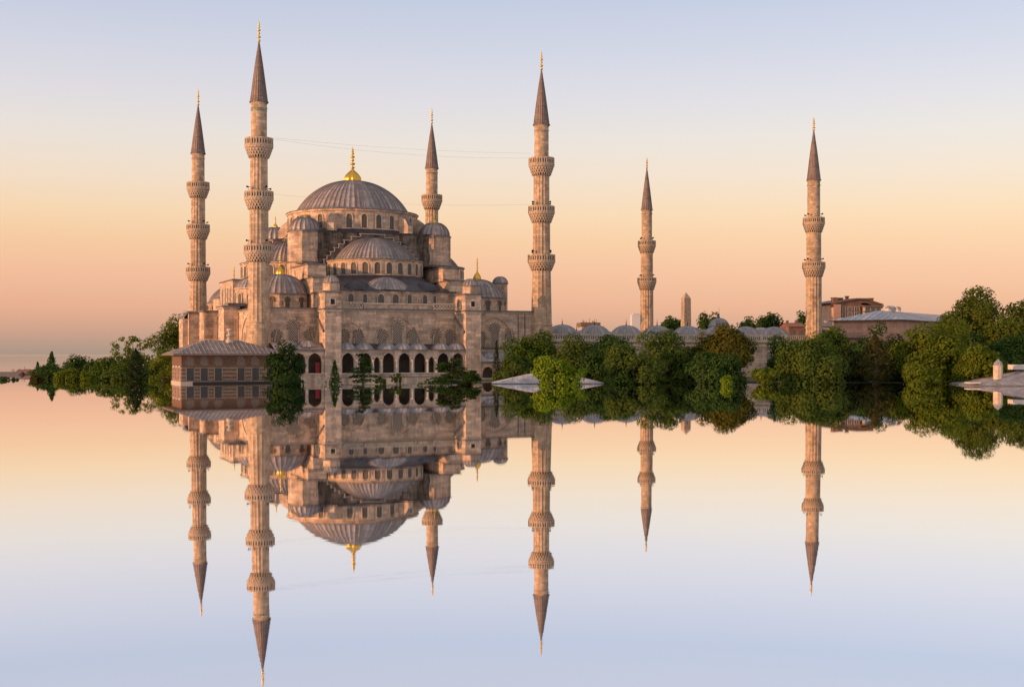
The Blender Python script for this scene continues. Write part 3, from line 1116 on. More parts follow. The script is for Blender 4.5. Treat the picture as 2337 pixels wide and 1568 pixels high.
# buttresses with their upper rooms, turrets and stepped piers
def buttress(u0, u1, pt0, pt1, side):
    vb = -4.9
    mb = MB()
    mb.box(u0, u1, vb, 0.2, -1, 11.2, 0)
    mb.box(u0 - .16, u1 + .16, vb - .16, 3.0, 11.2, 11.45, 2)
    mb.box(u0 - .3, u1 + .3, vb - .3, 3.1, 11.45, 11.7, 1)
    mb.box(u0 - .05, u1 + .02, vb + .05, 6.0, 11.7, 14.25, 0)
    mb.box(u0 - .3, u1 + .25, vb - .2, 6.2, 14.25, 14.45, 1)
    # stepped piers climbing to the weight tower
    mb.box(u0 - .1, u1 + .35, 2.4, 9.0, 14.45, 16.9, 0)
    mb.box(u0 - .3, u1 + .55, 2.2, 9.2, 16.9, 17.08, 1)
    mb.poly([(u0 - .3, 2.2, 17.08), (u1 + .55, 2.2, 17.08), (u1 + .55, 9.2, 17.9), (u0 - .3, 9.2, 17.9)], 1)
    mb.box(u0 - .1, u1 + .4, 5.6, 16.5, 17.0, 19.3, 0)
    mb.box(u0 - .3, u1 + .6, 5.4, 16.6, 19.3, 19.48, 1)
    mb.poly([(u0 - .3, 5.4, 19.48), (u1 + .6, 5.4, 19.48), (u1 + .6, 16.6, 20.3), (u0 - .3, 16.6, 20.3)], 1)
    o = mb.build('buttress', ['stone', 'cap', 'trim'], mosque)
    # sloping lead gutter on its left flank
    mb = MB()
    mb.tube([(u0 - .16, -.2, 10.6), (u0 - .16, vb + .2, 8.0)], .20, 6)
    mb.build('gutter', 'cap', o)
    # square opening
    mb = MB()
    um = u0 + (u1 - u0) * .47
    mb.box(um - .34, um + .34, vb + .02, vb + .3, 12.3, 13.15)
    mb.build('window', 'dark', o)
    mb = MB()
    for x0, x1, z0, z1 in ((-.5, -.34, 12.15, 13.3), (.34, .5, 12.15, 13.3), (-.34, .34, 12.15, 12.3), (-.34, .34, 13.15, 13.3)):
        mb.box(um + x0, um + x1, vb - .03, vb + .2, z0, z1)
    mb.build('window_frame', 'trim', o)
    # side slit
    arch_window((u0 - .05, -1.6, 12.2), (0, -1), (-1, 0), .55, 1.5, o, ('dark', 'trim'), fw=.12, proud=.06)
    # turret with a little dome
    tu = (U(pt0, vb + 1.7) + U(pt1, vb + 1.7)) / 2
    tr = 1.36
    mb = MB()
    mb.prism(ngon(tu, vb + 1.75, tr, 8, PI / 8), 14.45, 15.75)
    mb.prism(ngon(tu, vb + 1.75, tr + .14, 8, PI / 8), 15.75, 15.9, 1)
    t = mb.build('turret', ['stone', 'cap'], o)
    mb = MB()
    mb.lathe(tu, vb + 1.75, cap(1.26, 1.15, 15.9, 9, .05), nrib=14, rib=.09)
    mb.build('turret_dome', 'lead', t)


buttress(U(742, -4.9), U(779, -4.9), 738, 774, 0)
buttress(U(1063, -4.9), U(1098, -4.9), 1056, 1092, 1)

# corner domes
for (cu, cv) in ((5.45, 8.5), (40.9, 8.3), (5.45, 47.5), (42.3, 47.5)):
    mb = MB()
    mb.prism(ngon(cu, cv, 5.15, 12, PI / 12), WT - .2, 14.15)
    mb.prism(ngon(cu, cv, 5.3, 12, PI / 12), 14.15, 14.35, 1)
    d = mb.build('corner_drum', ['stone', 'cap'], mosque)
    mb = MB()
    mb.lathe(cu, cv, [(5.0, 14.35)] + cap(4.75, 3.3, 14.45, 14, .15), nrib=32, rib=.13)
    mb.build('corner_dome', 'lead', d)
    finial('finial', d, cu, cv, 17.65, 4.2, .62)
    for k in range(12):
        a = 2 * PI * k / 12 + PI / 6 * 0
        N = (math.cos(a), math.sin(a))
        if N[1] > .6:
            continue
        q = 5.15 * math.cos(PI / 12)
        arch_window((cu + N[0] * q, cv + N[1] * q, 12.05), (-N[1], N[0]), N, .8, 1.6, d, ('grille_fine', 'trim'), fw=.1, proud=.1, florets=True)
# thin corner turret behind the right corner dome
mb = MB()
mb.prism(ngon(47.0, 12.1, 1.35, 8, PI / 8), WT - .2, 17.2)
mb.prism(ngon(47.0, 12.1, 1.5, 8, PI / 8), 17.2, 17.35, 1)
t = mb.build('turret', ['stone', 'cap'], mosque)
mb = MB()
mb.lathe(47.0, 12.1, cap(1.4, 1.25, 17.35, 9, .05), nrib=14, rib=.08)
mb.build('turret_dome', 'lead', t)

# left flank: the qibla side's upper blocks
mb = MB()
mb.box(1.0, 9.0, 26.0, 38.0, WT - .2, 17.6, 0)
mb.box(.8, 9.2, 25.8, 38.2, 17.6, 17.8, 1)
blk = mb.build('flank_block', ['stone', 'cap'], mosque)
for v in (28.2, 30.4, 32.6, 35.4):
    arch_window((1.0, v, 13.4), (0, -1), (-1, 0), .7, 3.0, blk, ('grille_fine', 'trim'), fw=.15, proud=.1)
mb = MB()
mb.lathe(3.6, 20.5, [(3.3, WT - .2), (3.3, 15.6), (3.5, 15.7), (3.5, 15.85)], 12, PI / 2, 3 * PI / 2 + .6, 0, False)
mb.lathe(3.6, 20.5, cap(3.4, 2.2, 15.85, 9, .1), a0=PI / 2, a1=3 * PI / 2 + .6, nrib=18, rib=.08, mat=1)
ex = mb.build('exedra', ['stone', 'lead'], mosque)
for a in (PI * .82, PI, PI * 1.18, PI * 1.36):
    N = (math.cos(a), math.sin(a))
    arch_window((3.6 + N[0] * 3.28, 20.5 + N[1] * 3.28, 13.0), (-N[1], N[0]), N, .75, 1.9, ex, ('grille_fine', 'trim'), fw=.13, proud=.1)
mb = MB()
mb.box(1.0, 7, 38.3, 46.0, WT - .2, 14.9, 0)
mb.box(.8, 7.2, 38.2, 46.2, 14.9, 15.1, 1)
mb.lathe(3.4, 42.3, cap(2.4, 1.6, 15.1, 8, .1), nrib=16, rib=.07, mat=2)
mb.build('flank_block', ['stone', 'cap', 'lead'], mosque)
mb = MB()
mb.box(-3.2, .6, 47.5, 54.0, -1, 12.3, 0)
mb.box(-3.45, .8, 47.3, 54.2, 12.3, 12.5, 1)
mb.poly([(-3.45, 47.3, 12.5), (.8, 47.3, 12.5), (.8, 54.2, 12.9), (-3.45, 54.2, 12.9)], 1)
mb.box(-4.2, -3.2, 48.5, 53, -1, 11.2, 0)
mb.poly([(-4.3, 48.4, 11.2), (-3.2, 48.4, 12.3), (-3.2, 53.1, 12.3), (-4.3, 53.1, 11.2)], 1)
mb.build('flank_buttress', ['stone', 'cap'], mosque)
mb = MB()
mb.box(-2.4, .1, 16.5, 21.5, -1, 12.2, 0)
mb.box(-2.65, .3, 16.3, 21.7, 12.2, 12.42, 2)
mb.box(-2.8, .3, 16.1, 21.9, 12.42, 12.62, 1)
mb.box(-1.6, 1.4, 17, 21, 12.62, 13.15, 1)
mb.build('flank_buttress', ['stone', 'cap', 'trim'], mosque)
mb = MB()
mb.box(-2.4, .1, 35.5, 40.5, -1, 12.2, 0)
mb.box(-2.65, .3, 35.3, 40.7, 12.2, 12.45, 1)
mb.build('flank_buttress', ['stone', 'cap', 'trim'], mosque)
# arches and windows of the lit flank wall
for vc, a, zt in ((9.5, 4.2, 10.5), (28.5, 4.6, 10.6), (43.5, 2.6, 9.8)):
    mb = MB()
    ring(mb, (.2, vc, 3.0), (0, -1), (-1, 0), a, zt - 3.0 - a * .95, a * .95, .3, -.02, .2, 0, True, 16)
    mb.build('arch_moulding', 'trim', hall)
    for dv, hh in ((-a * .52, 3.1), (0, 4.2), (a * .52, 3.1)):
        arch_window((.2, vc + dv, 5.0), (0, -1), (-1, 0), a * .3, hh, hall, ('grille', 'trim'), fw=.1, pointed=True, proud=.1)

# ground floor gallery between the buttresses
def arch_wall(mb, x0, x1, y, z0, z1, openings, depth, mat=0):
    """openings: (centre, half width, spring, rise) sorted by centre"""
    cur = x0
    for (c, a, zs, rise) in openings:
        L, Rr = c - a, c + a
        mb.poly([(cur, y, z0), (L, y, z0), (L, y, z1), (cur, y, z1)], mat)
        pts = arch_pts(a, zs - z0, rise, 14, True)
        for i in range(1, len(pts) - 2):
            (xa, za), (xb, zb) = pts[i], pts[i + 1]
            mb.poly([(c + xa, y, z0 + za), (c + xb, y, z0 + zb), (c + xb, y, z1), (c + xa, y, z1)], mat)
        for i in range(len(pts) - 1):
            (xa, za), (xb, zb) = pts[i], pts[i + 1]
            mb.poly([(c + xa, y, z0 + za), (c + xa, y + depth, z0 + za), (c + xb, y + depth, z0 + zb), (c + xb, y, z0 + zb)], mat)
        cur = Rr
    mb.poly([(cur, y, z0), (x1, y, z0), (x1, y, z1), (cur, y, z1)], mat)


GV = -4.6
g0, g1 = U(779, -4.9), U(1063, -4.9)
ops = []
for px, big in ((794.6, 1), (834.8, 1), (860.4, 0), (887.5, 1), (923.4, 1), (958.7, 1), (985.1, 0), (1012, 1), (1045.6, 1)):
    u = U(px, GV)
    ops.append((u, 1.02, 3.45, 1.15) if big else (u, .5, 3.2, .75))
mb = MB()
arch_wall(mb, g0 + .01, g1 - .01, GV, 1.35, 5.0, ops, .55)
mb.box(g0 + .01, g1 - .01, GV - .02, GV + .7, -1, 1.2, 0)
mb.box(g0 + .01, g1 - .01, GV - .14, GV + .72, 1.2, 1.35, 1)
mb.box(g0 + .01, g1 - .01, GV - .35, GV + .5, -1, .62, 0)
mb.box(g0 + .01, g1 - .01, GV - .45, GV + .5, .62, .74, 2)
gal = mb.build('gallery', ['stone', 'trim', 'cap'], mosque)
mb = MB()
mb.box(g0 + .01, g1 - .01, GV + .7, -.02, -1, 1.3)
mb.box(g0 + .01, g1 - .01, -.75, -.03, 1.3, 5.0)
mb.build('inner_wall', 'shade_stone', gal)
for (u, a, zs, rise) in ops:
    mb = MB()
    ring(mb, (u, GV, 1.35), T_, N_, a, zs - 1.35, rise, .17, -.02, .08, 0, True, 14)
    mb.build('arch_moulding', 'coping', gal)
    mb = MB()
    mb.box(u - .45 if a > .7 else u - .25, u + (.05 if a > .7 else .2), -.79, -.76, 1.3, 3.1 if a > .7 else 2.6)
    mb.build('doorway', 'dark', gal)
for i in range(len(ops) - 1):                  # marble shafts on the piers
    uu = (ops[i][0] + ops[i][1] + ops[i + 1][0] - ops[i + 1][1]) / 2
    mb = MB()
    mb.lathe(uu, GV - .12, [(.2, 1.35), (.2, 1.5), (.14, 1.6), (.13, 3.1), (.2, 3.25), (.22, 3.4), (.22, 3.5)], 8)
    mb.build('column', 'trim', gal)
# gallery roof: lead sheet with shallow domes
mb = MB()
K = 8
rows, uvs = [], []
for i in range(K + 1):
    t = i / K
    y = GV - .35 + (4.45) * t
    z = 5.12 + .95 * t ** 1.8
    rows.append([(g0 + .02, y, z), (g1 - .02, y, z)])
    uvs.append([(0, t * 4.5), ((g1 - g0) / 1.0, t * 4.5)])
mb.grid(rows, 0, uvs)
mb.box(g0 + .02, g1 - .02, GV - .40, GV + .4, 4.98, 5.11, 1)
rf = mb.build('gallery_roof', ['slate', 'cap'], gal)
for (u, a, zs, rise) in ops:
    if a < .7:
        continue
    mb = MB()
    mb.lathe(u, GV + 1.35, cap(1.72, 1.1, 5.13, 9, .05), nrib=14, rib=.05)
    mb.build('small_dome', 'lead_pale', rf)
# its left wing, beyond the first buttress
l0, l1 = U(626, -4.9), U(742, -4.9) - .01
mb = MB()
arch_wall(mb, l0, l1, GV, 1.35, 5.0, [(U(645, GV), 1.0, 3.4, 1.1), (U(683, GV), 1.0, 3.4, 1.1), (U(719, GV), 1.08, 3.4, 1.15)], .5)
mb.box(l0, l1, GV - .02, GV + .6, -1, 1.2, 0)
mb.box(l0, l1, GV - .14, GV + .62, 1.2, 1.35, 1)
mb.box(l0, l1, GV - .45, GV + .5, -1, .7, 0)
mb.box(l0, l1, GV - .35, GV + .4, 5.0, 5.14, 2)
wing = mb.build('gallery', ['stone', 'trim', 'cap'], mosque)
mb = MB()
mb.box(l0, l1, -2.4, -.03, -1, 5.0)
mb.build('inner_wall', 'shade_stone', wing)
mb = MB()
uu = U(719, GV)
mb.box(uu + .22, uu + .95, GV + .62, GV + .68, 1.35, 3.05)
mb.build('hanging_cloth', 'red_cloth', wing)
mb = MB()
rows, uvs = [], []
for i in range(K + 1):
    t = i / K
    y = GV - .3 + 4.4 * t
    z = 5.14 + 1.15 * math.sin(t * PI / 2)
    rows.append([(l0, y, z), (l1, y, z)])
    uvs.append([(0, t * 4.5), (7, t * 4.5)])
mb.grid(rows, 0, uvs)
for px in (655, 700):
    mb.lathe(U(px, -2.6), -2.6, cap(1.9, 1.1, 5.5, 8, .05), nrib=14, rib=.05)
mb.build('gallery_roof', 'lead', wing)
# right wing
r0, r1 = U(1098, -4.9) + .01, 49.0
mb = MB()
arch_wall(mb, r0, r1, GV, .4, 3.0, [(U(1114, GV), 1.0, 1.2, 1.1), (U(1146, GV), 1.0, 1.2, 1.1), (U(1176, GV), 1.0, 1.2, 1.1)], .5)
mb.box(r0, r1, GV - .3, GV + .5, -1, .4, 1)
mb.box(r0, r1, GV - .3, GV + .4, 3.0, 3.14, 2)
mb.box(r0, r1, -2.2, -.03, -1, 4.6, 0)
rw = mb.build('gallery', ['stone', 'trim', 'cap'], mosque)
mb = MB()
rows, uvs = [], []
for i in range(K + 1):
    t = i / K
    y = GV - .3 + 3.6 * t
    z = 3.14 + 1.75 * math.sin(t * PI / 2)
    rows.append([(r0, y, z), (r1, y, z)])
    uvs.append([(0, t * 4.5), (9, t * 4.5)])
mb.grid(rows, 0, uvs)
for px in (1112, 1142):
    mb.lathe(U(px, -2.6), -2.6, cap(1.7, 1.1, 3.7, 8, .05), nrib=14, rib=.05)
mb.build('gallery_roof', 'lead_pale', rw)

# ------------------------------------------------------------------ courtyard with its domed galleries
court = thing('courtyard', 'low walled mosque courtyard with a row of pale lead domes behind a stone balustrade', 'courtyard', (AX, AY, 0), YAW)
mb = MB()
C0, C1 = 51.6, 107.0
mb.box(C0, C1, 0.0, 7.2, -1, 7.0, 0, top=1)
mb.box(C0, C1, 48.8, 56.0, -1, 7.0, 0, top=1)
mb.box(C1 - 7.2, C1 - .01, 7.2, 48.8, -1, 7.0, 0, top=1)
mb.box(C0 + .01, C0 + 7.2, 7.2, 48.8, -1, 7.0, 0, top=1)
mb.box(C0, C1, -.25, .2, 6.55, 6.98, 2)
mb.box(C0, C1, -.12, .1, 5.75, 5.95, 2)
cw = mb.build('courtyard_wall', ['stone', 'cap', 'trim'], court)
for k in range(9):
    u = C0 + 4 + k * 6.0
    arch_window((u, 0.0, 2.2), T_, N_, 1.35, 2.6, cw, ('grille', 'trim'), fw=.2, pointed=True, proud=.12)
mb = MB()
mb.box(C0 + .05, C1, -.18, .04, 7.82, 8.0)
mb.box(C0 + .05, C1, -.18, .04, 7.0, 7.1)
u = C0 + .3
while u < C1:
    mb.lathe(u, -.07, [(.10, 7.1), (.15, 7.3), (.09, 7.5), (.13, 7.7), (.13, 7.82)], 6)
    u += .46
for k in range(11):
    uu = C0 + .3 + k * 5.5
    mb.box(uu - .2, uu + .2, -.21, .07, 7.0, 8.06)
mb.build('balustrade', 'trim', court)


def gallery_dome_mesh(r, h, ped):
    mb = MB()
    mb.prism(ngon(0, 0, r + .12, 16), 0, ped, 1)
    mb.lathe(0, 0, [(r + .1, ped)] + cap(r, h, ped + .06, 12, .06), nrib=28, rib=.05)
    mb.lathe(0, 0, [(.12, ped + h), (.16, ped + h + .12), (.05, ped + h + .3), (.10, ped + h + .5), (.04, ped + h + .7), (.015, ped + h + 1.2)], 8, mat=2)
    return mb


d0 = gallery_dome_mesh(3.15, 2.1, .55).build('gallery_dome', ['lead_pale', 'cap', 'iron'], court, (55.6, 3.8, 7.0))
pts = [(55.6 + 6.55 * k, 3.8) for k in range(1, 8)]
pts += [(55.2 + 6.9 * k, 52.2) for k in range(8)]
pts += [(103.2, 10.6 + 6.9 * k) for k in range(6)] + [(55.4, 10.6 + 6.9 * k) for k in range(6)]
for i, p in enumerate(pts):
    c = d0.copy()
    col.objects.link(c)
    c.parent = court
    c.location = (p[0], p[1], 7.0)
# the taller gate dome on its own drum
mb = MB()
mb.prism(ngon(0, 0, 2.25, 12), 0, 3.7, 1)
mb.prism(ngon(0, 0, 2.4, 12), 3.7, 3.85, 2)
mb.lathe(0, 0, cap(2.2, 1.75, 3.85, 12, .06), nrib=28, rib=.05)
mb.lathe(0, 0, [(.14, 5.6), (.2, 5.8), (.05, 6.0), (.13, 6.3), (.04, 6.6), (.01, 8.0)], 8, mat=3)
gd = at(1641, 746, 268)
du = CU * (gd.x - AX) + SU * (gd.y - AY)
dv = -SU * (gd.x - AX) + CU * (gd.y - AY)
mb.build('gate_dome', ['lead_pale', 'stone', 'cap', 'iron'], court, (du, dv, 6.5))

# ------------------------------------------------------------------ cables strung between the two near minarets
def cable(za, zb, sag, off, label):
    mb = MB()
    a = Vector((AX + 2.0, AY + .9, za))
    b = Vector((wx(49.7, 0) - 2.0, wy(49.7, 0) - .9, zb))
    pts = []
    for i in range(25):
        t = i / 24
        p = a.lerp(b, t)
        p.z -= sag * 4 * t * (1 - t)
        p.y += off
        pts.append(p)
    mb.tube(pts, .011, 4)
    tag(mb.build('cable', 'cable_grey'), label, 'cable', 'cables strung between the near minarets')


cable(39.0, 39.4, .5, 0, 'topmost of the thin cables strung between the two near minarets')
cable(38.8, 38.6, .9, .1, 'second cable from the top between the two near minarets, sagging just below the topmost')
cable(30.0, 30.5, .8, 0, 'upper cable of the lower pair, crossing behind the great dome between the near minarets')

# ------------------------------------------------------------------ striped lodge in front of the left corner
KD = 188.0
kx, ky = at(414, 870, 184).x, 184.0
lodge = thing('lodge', 'low striped brick and stone lodge with a wide lead hip roof standing at the water', 'lodge', (kx, ky, 0), YAW)


def lodge_u(px):
    k = (px - 1168.5) / FPX
    return (ky * k - kx) / (CU - SU * k)


LW = lodge_u(641)
LDp = 9.0
ez = 4.30
mb = MB()
mb.box(0, LW, 0, LDp, -1, ez)
lw = mb.build('wall', 'striped', lodge)
mb = MB()
mb.box(-.12, LW + .12, -.12, LDp + .12, -1, .36)
mb.build('plinth', 'render', lodge)
mb = MB()
mb.box(1.6, LW - 1.0, -.55, -.13, -1, .30)
mb.build('kerb', 'iron', lodge)
mb = MB()
e = 1.35
O0, O1, Q0, Q1 = -e, LW + e, -e, LDp + e
rx0, rx1, ry, rz = 3.9, LW - 5.4, LDp / 2, 6.45
zz = ez + .12


def roof_face(mb, a, b, c, d, n):
    """one slope with raised lead rolls; a-b eave, d-c ridge"""
    A, Bv, Cv, Dv = Vector(a), Vector(b), Vector(c), Vector(d)
    mb.poly([A, Bv, Cv, Dv] if (Cv - Dv).length > .01 else [A, Bv, Cv], 0,
            [(0, 0), (n, 0), (n * .8, 5), (n * .2, 5)] if (Cv - Dv).length > .01 else [(0, 0), (n, 0), (n / 2, 5)])
    nr = newell([A, Bv, Cv])
    if nr.z < 0:
        nr = -nr
    ee = (Bv - A)
    L = ee.length
    ee.normalize()
    up = (nr.cross(ee)).normalized()
    if up.z < 0:
        up = -up
    for k in range(1, n):
        p = A + ee * (L * k / n)
        # run up until a hip or ridge is met
        hi = (Dv - A).dot(up)
        s = L * k / n
        dl = (Dv - A).dot(ee)
        dr = L - (Cv - A).dot(ee)
        run = min(hi, s / dl * hi if dl > .01 else hi, (L - s) / dr * hi if dr > .01 else hi)
        q = p + up * run
        w = ee * .045
        hgt = nr * .045
        mb.poly([p - w, p + hgt, q + hgt, q - w], 1)
        mb.poly([p + hgt, p + w, q + w, q + hgt], 1)


roof_face(mb, (O0, Q0, zz), (O1, Q0, zz), (rx1, ry, rz), (rx0, ry, rz), 26)
roof_face(mb, (O1, Q1, zz), (O0, Q1, zz), (rx0, ry, rz), (rx1, ry, rz), 26)
roof_face(mb, (O0, Q1, zz), (O0, Q0, zz), (rx0, ry, rz), (rx0, ry, rz), 12)
roof_face(mb, (O1, Q0, zz), (O1, Q1, zz), (rx1, ry, rz), (rx1, ry, rz), 12)
mb.box(O0, O1, Q0, Q1, zz - .22, zz - .003, 2)
rf = mb.build('roof', ['lead_old', 'lead', 'soffit'], lodge)
mb = MB()
vx = lodge_u(520) + 1.0
mb.lathe(vx, ry - .6, [(.62, 6.1), (.55, 6.55), (.30, 6.65), (.28, 7.05), (.5, 7.1), (.5, 7.3), (.22, 7.35), (.2, 7.8), (.42, 7.95), (.42, 8.15), (.05, 8.3)], 10)
mb.build('roof_ornament', 'trim', rf)
for px in (434, 466, 498, 550, 583, 616):
    u = lodge_u(px)
    fr = MB()
    fr.box(u - .62, u + .62, -.07, -.01, .42, 2.42)
    f = fr.build('window', 'tan_frame', lodge)
    s = MB()
    s.box(u - .50, u + .50, -.10, -.071, .48, 2.32)
    s.build('shutter', 'shutter', f)
    arch_window((u, 0, 2.68), T_, N_, 1.08, 1.38, lodge, ('grille_lodge', 'brick'), fw=.10, pointed=True, proud=.06)
for v in (1.7, 4.4, 7.1):
    fr = MB()
    fr.box(-.07, -.01, v - .75, v + .75, .42, 2.6)
    f = fr.build('window', 'white_stone', lodge)
    s = MB()
    s.box(-.10, -.071, v - .55, v + .55, .48, 2.45)
    s.build('shutter', 'brick', f)

# ------------------------------------------------------------------ other buildings
# obelisk
p = at(1565.5, 742, 330)
ob = thing('obelisk', 'tall pale granite obelisk with a pyramid tip behind the courtyard domes', 'obelisk', (p.x, p.y, 0), R(20))
zt0, zt1 = at(0, 681, 330).z, at(0, 670, 330).z
mb = MB()
h = 1.0
for (a, z0, bb, z1) in ((1.08, 6.0, .93, zt0), (.93, zt0, .03, zt1 + .25)):
    mb.prism([(-a, -a), (a, -a), (a, a), (-a, a)], z0, z1, 0, None, bb / a)
mb.build('shaft', 'obelisk', ob)
mb = MB()
mb.box(-1.9, 1.9, -1.9, 1.9, -1, 4.0)
mb.box(-1.5, 1.5, -1.5, 1.5, 4.0, 6.0)
mb.build('pedestal', 'white_stone', ob)

# distant high rise
p = at(1452, 745, 2600)
hr = thing('high_rise', 'pale high rise block far away left of the shortest looking minaret', 'tower block', (p.x, p.y, 0), R(8))
mb = MB()
zt = at(0, 719, 2600).z
mb.box(-11, 11, -9, 9, -1, zt)
mb.box(-8, 8, -6, 6, zt, zt + 3)
mb.build('facade', 'tower_far', hr)

# old brick house
hx = at(1905, 750, 315)
S = 315 / FPX
house = thing('brick_house', 'old brick apartment house with chimneys and bay windows between minaret and lead roofed hall', 'house', (hx.x, 315, 0), R(14))
zz = lambda py: CAM_H + (HZ - py) * S
mb = MB()
mb.box(0, 7.4, 0, 11, -1, zz(690), 0)
mb.box(7.4, 12.9, .3, 11, -1, zz(696), 0)
mb.build('wall', ['brick'], house)
mb = MB()
pr = [(-1.2, zz(692)), (3.5, zz(683)), (6.0, zz(680)), (8.8, zz(680)), (11.0, zz(687)), (13.4, zz(693))]
for (xa, za), (xb, zb) in zip(pr, pr[1:]):
    mb.poly([(xa, -.45, za), (xb, -.45, zb), (xb, 11.3, zb), (xa, 11.3, za)])
    mb.poly([(xa, -.45, za - .35), (xb, -.45, zb - .35), (xb, -.45, zb), (xa, -.45, za)])
    mb.poly([(xa, -.02, za - 1.2), (xb, -.02, zb - 1.2), (xb, -.02, zb - .2), (xa, -.02, za - .2)], 1)
mb.build('roof', ['soffit', 'brick'], house)
mb = MB()
mb.box(-.35, -.02, -.4, 10.5, -1, zz(697), 0)
mb.box(-.35, 1.5, -.42, -.03, -1, zz(695), 0)
mb.build('party_wall', 'plaster', house)
for x, y, zt, w in ((.4, 1, 681, .55), (2.6, 2, 681, .5), (5.6, 4, 676, .32), (11.0, 2, 681, .6)):
    mb = MB()
    mb.box(x - w, x + w, y - w, y + w, zz(696), zz(zt), 0)
    mb.box(x - w - .12, x + w + .12, y - w - .12, y + w + .12, zz(zt), zz(zt) + .25, 0)
    mb.build('chimney', 'brick', house)
mb = MB()
mb.box(7.8, 12.4, -1.0, .28, zz(745), zz(700), 0)
for py in (711, 722, 733):
    mb.box(7.6, 12.7, -1.25, .28, zz(py) - .12, zz(py) + .12, 1)
mb.box(7.3, 12.9, -1.5, .29, zz(700), zz(697), 1)
bay = mb.build('bay', ['render', 'soffit'], house)
for x in (8.6, 10.1, 11.6):
    for za, zb in ((709.5, 701.5), (720.5, 712.5), (731.5, 723.5)):
        w = MB()
        w.box(x - .55, x + .55, -1.06, -1.01, zz(za), zz(zb))
        w.build('window', 'glass', bay)
for x, w in ((2.5, .42), (4.2, .5), (6.1, .62)):
    for za, zb in ((710, 700), (724, 713), (738, 727)):
        m_ = MB()
        for q in (-w - .12, w):
            m_.box(x + q, x + q + .12, -.14, -.01, zz(za), zz(zb) + .12)
        m_.box(x - w, x + w, -.14, -.01, zz(zb), zz(zb) + .12)
        m_.box(x - .05, x + .05, -.11, -.06, zz(za), zz(zb))
        f = m_.build('window', 'render', house)
        m_ = MB()
        m_.box(x - w, x + w, -.05, -.01, zz(za), zz(zb))
        m_.build('pane', 'glass', f)

# long hall with a grey lead roof
D0 = 285
S2 = D0 / FPX
zz = lambda py: CAM_H + (HZ - py) * S2
hx = at(1930, 750, D0)
hall2 = thing('long_hall', 'long pink walled hall under a wide grey lead hip roof beside the brick house', 'hall', (hx.x + .3, 297, 0), R(-37))
mb = MB()
W1, W2 = 16.2, 70.0
z0, z1 = 12.3, 14.75
mb.box(0, W1, 0, W2, -1, z0)
mb.build('wall', 'plank', hall2)
mb = MB()
e = .8
a, b2, c2, d2 = (-e, -e, z0), (W1 + e, -e, z0), (W1 + e, W2 + e, z0), (-e, W2 + e, z0)
r0_, r1_ = (W1 / 2, 8.0, z1), (W1 / 2, W2 - 8, z1)
roof_face(mb, a, b2, r0_, r0_, 12)
roof_face(mb, b2, c2, r1_, r0_, 26)
roof_face(mb, c2, d2, r1_, r1_, 12)
roof_face(mb, d2, a, r0_, r1_, 26)
mb.box(-e, W1 + e, -e, W2 + e, z0 - .2, z0 - .004, 1)
rf = mb.build('roof', ['lead_wet', 'soffit'], hall2)
for yy, rr in ((14, .8), (16.5, .95), (20.5, .7)):
    mb = MB()
    mb.prism(ngon(W1 / 2, yy, rr, 8, PI / 8), z1 - 1, z1 + .6)
    mb.lathe(W1 / 2, yy, cap(rr + .06, .75, z1 + .6, 7, .04), 12, mat=1)
    mb.build('roof_vent', ['white_stone', 'lead_pale'], rf)
mb = MB()
mb.box(1.5, 7.5, -1.2, -.02, 8.1, 8.3)
for k in range(13):
    x = 1.5 + k * .5
    mb.box(x - .03, x + .03, -1.2, -1.14, 8.3, 9.2)
mb.box(1.5, 7.5, -1.22, -1.14, 9.2, 9.3)
mb.build('balcony', 'cap', hall2)

# small house behind the right minaret, a flat roofed block behind the courtyard
def small_house(label, px0, px1, pyt, pye, D, mats, seed, flat=False):
    s = D / FPX
    a = at(px0, pye, D)
    w = (px1 - px0) * s
    h = thing('house', label, 'house', (a.x, D, 0), R(6))
    mb = MB()
    mb.box(0, w, 0, 7, -1, a.z)
    mb.build('wall', mats[0], h)
    zt = at(0, pyt, D).z
    mb = MB()
    if flat:
        mb.box(-.3, w + .3, -.3, 7.3, a.z, zt)
    else:
        mb.poly([(-.3, -.4, a.z), (w + .3, -.4, a.z), (w + .3, 3.5, zt), (-.3, 3.5, zt)])
        mb.poly([(-.3, 7.4, a.z), (w + .3, 7.4, a.z), (w + .3, 3.5, zt), (-.3, 3.5, zt)])
        mb.poly([(-.05, 0, a.z), (-.05, 7, a.z), (-.05, 3.5, zt - .05)])
        mb.poly([(w + .05, 0, a.z), (w + .05, 7, a.z), (w + .05, 3.5, zt - .05)])
    mb.build('roof', mats[1], h)
    rnd = random.Random(seed)
    n = max(2, int(w / 2.2))
    for k in range(n):
        x = w * (k + .5) / n
        o = MB()
        o.box(x - .45, x + .45, -.06, -.01, a.z - 2.2, a.z - .8)
        o.build('window', 'glass', h)
    for k in range(2):
        x = w * (.2 + .55 * k)
        o = MB()
        o.box(x - .28, x + .28, 3.2, 3.8, a.z, zt + .55)
        o.build('chimney', mats[0], h)
    return h


small_house('small reddish house just left of the right end minaret', 1800, 1838, 736, 746, 300, ('brick', 'tile_red'), 3)
small_house('small grey house between the right end minaret and the brick house', 1872, 1904, 736, 746, 305, ('render', 'cap'), 4)
bl = small_house('dark flat roofed block with roof aerials behind the courtyard domes', 1328, 1368, 736, 745, 330, ('render', 'soffit'), 5, True)
mb = MB()
for k, hh in enumerate((1.8, 1.2, 2.4, 1.0, 2.0)):
    x = .6 + k * .9
    mb.tube([(x, 2, 10.5), (x, 2, 12.6 + hh * .5)], .05, 4)
mb.build('aerial', 'iron', bl)

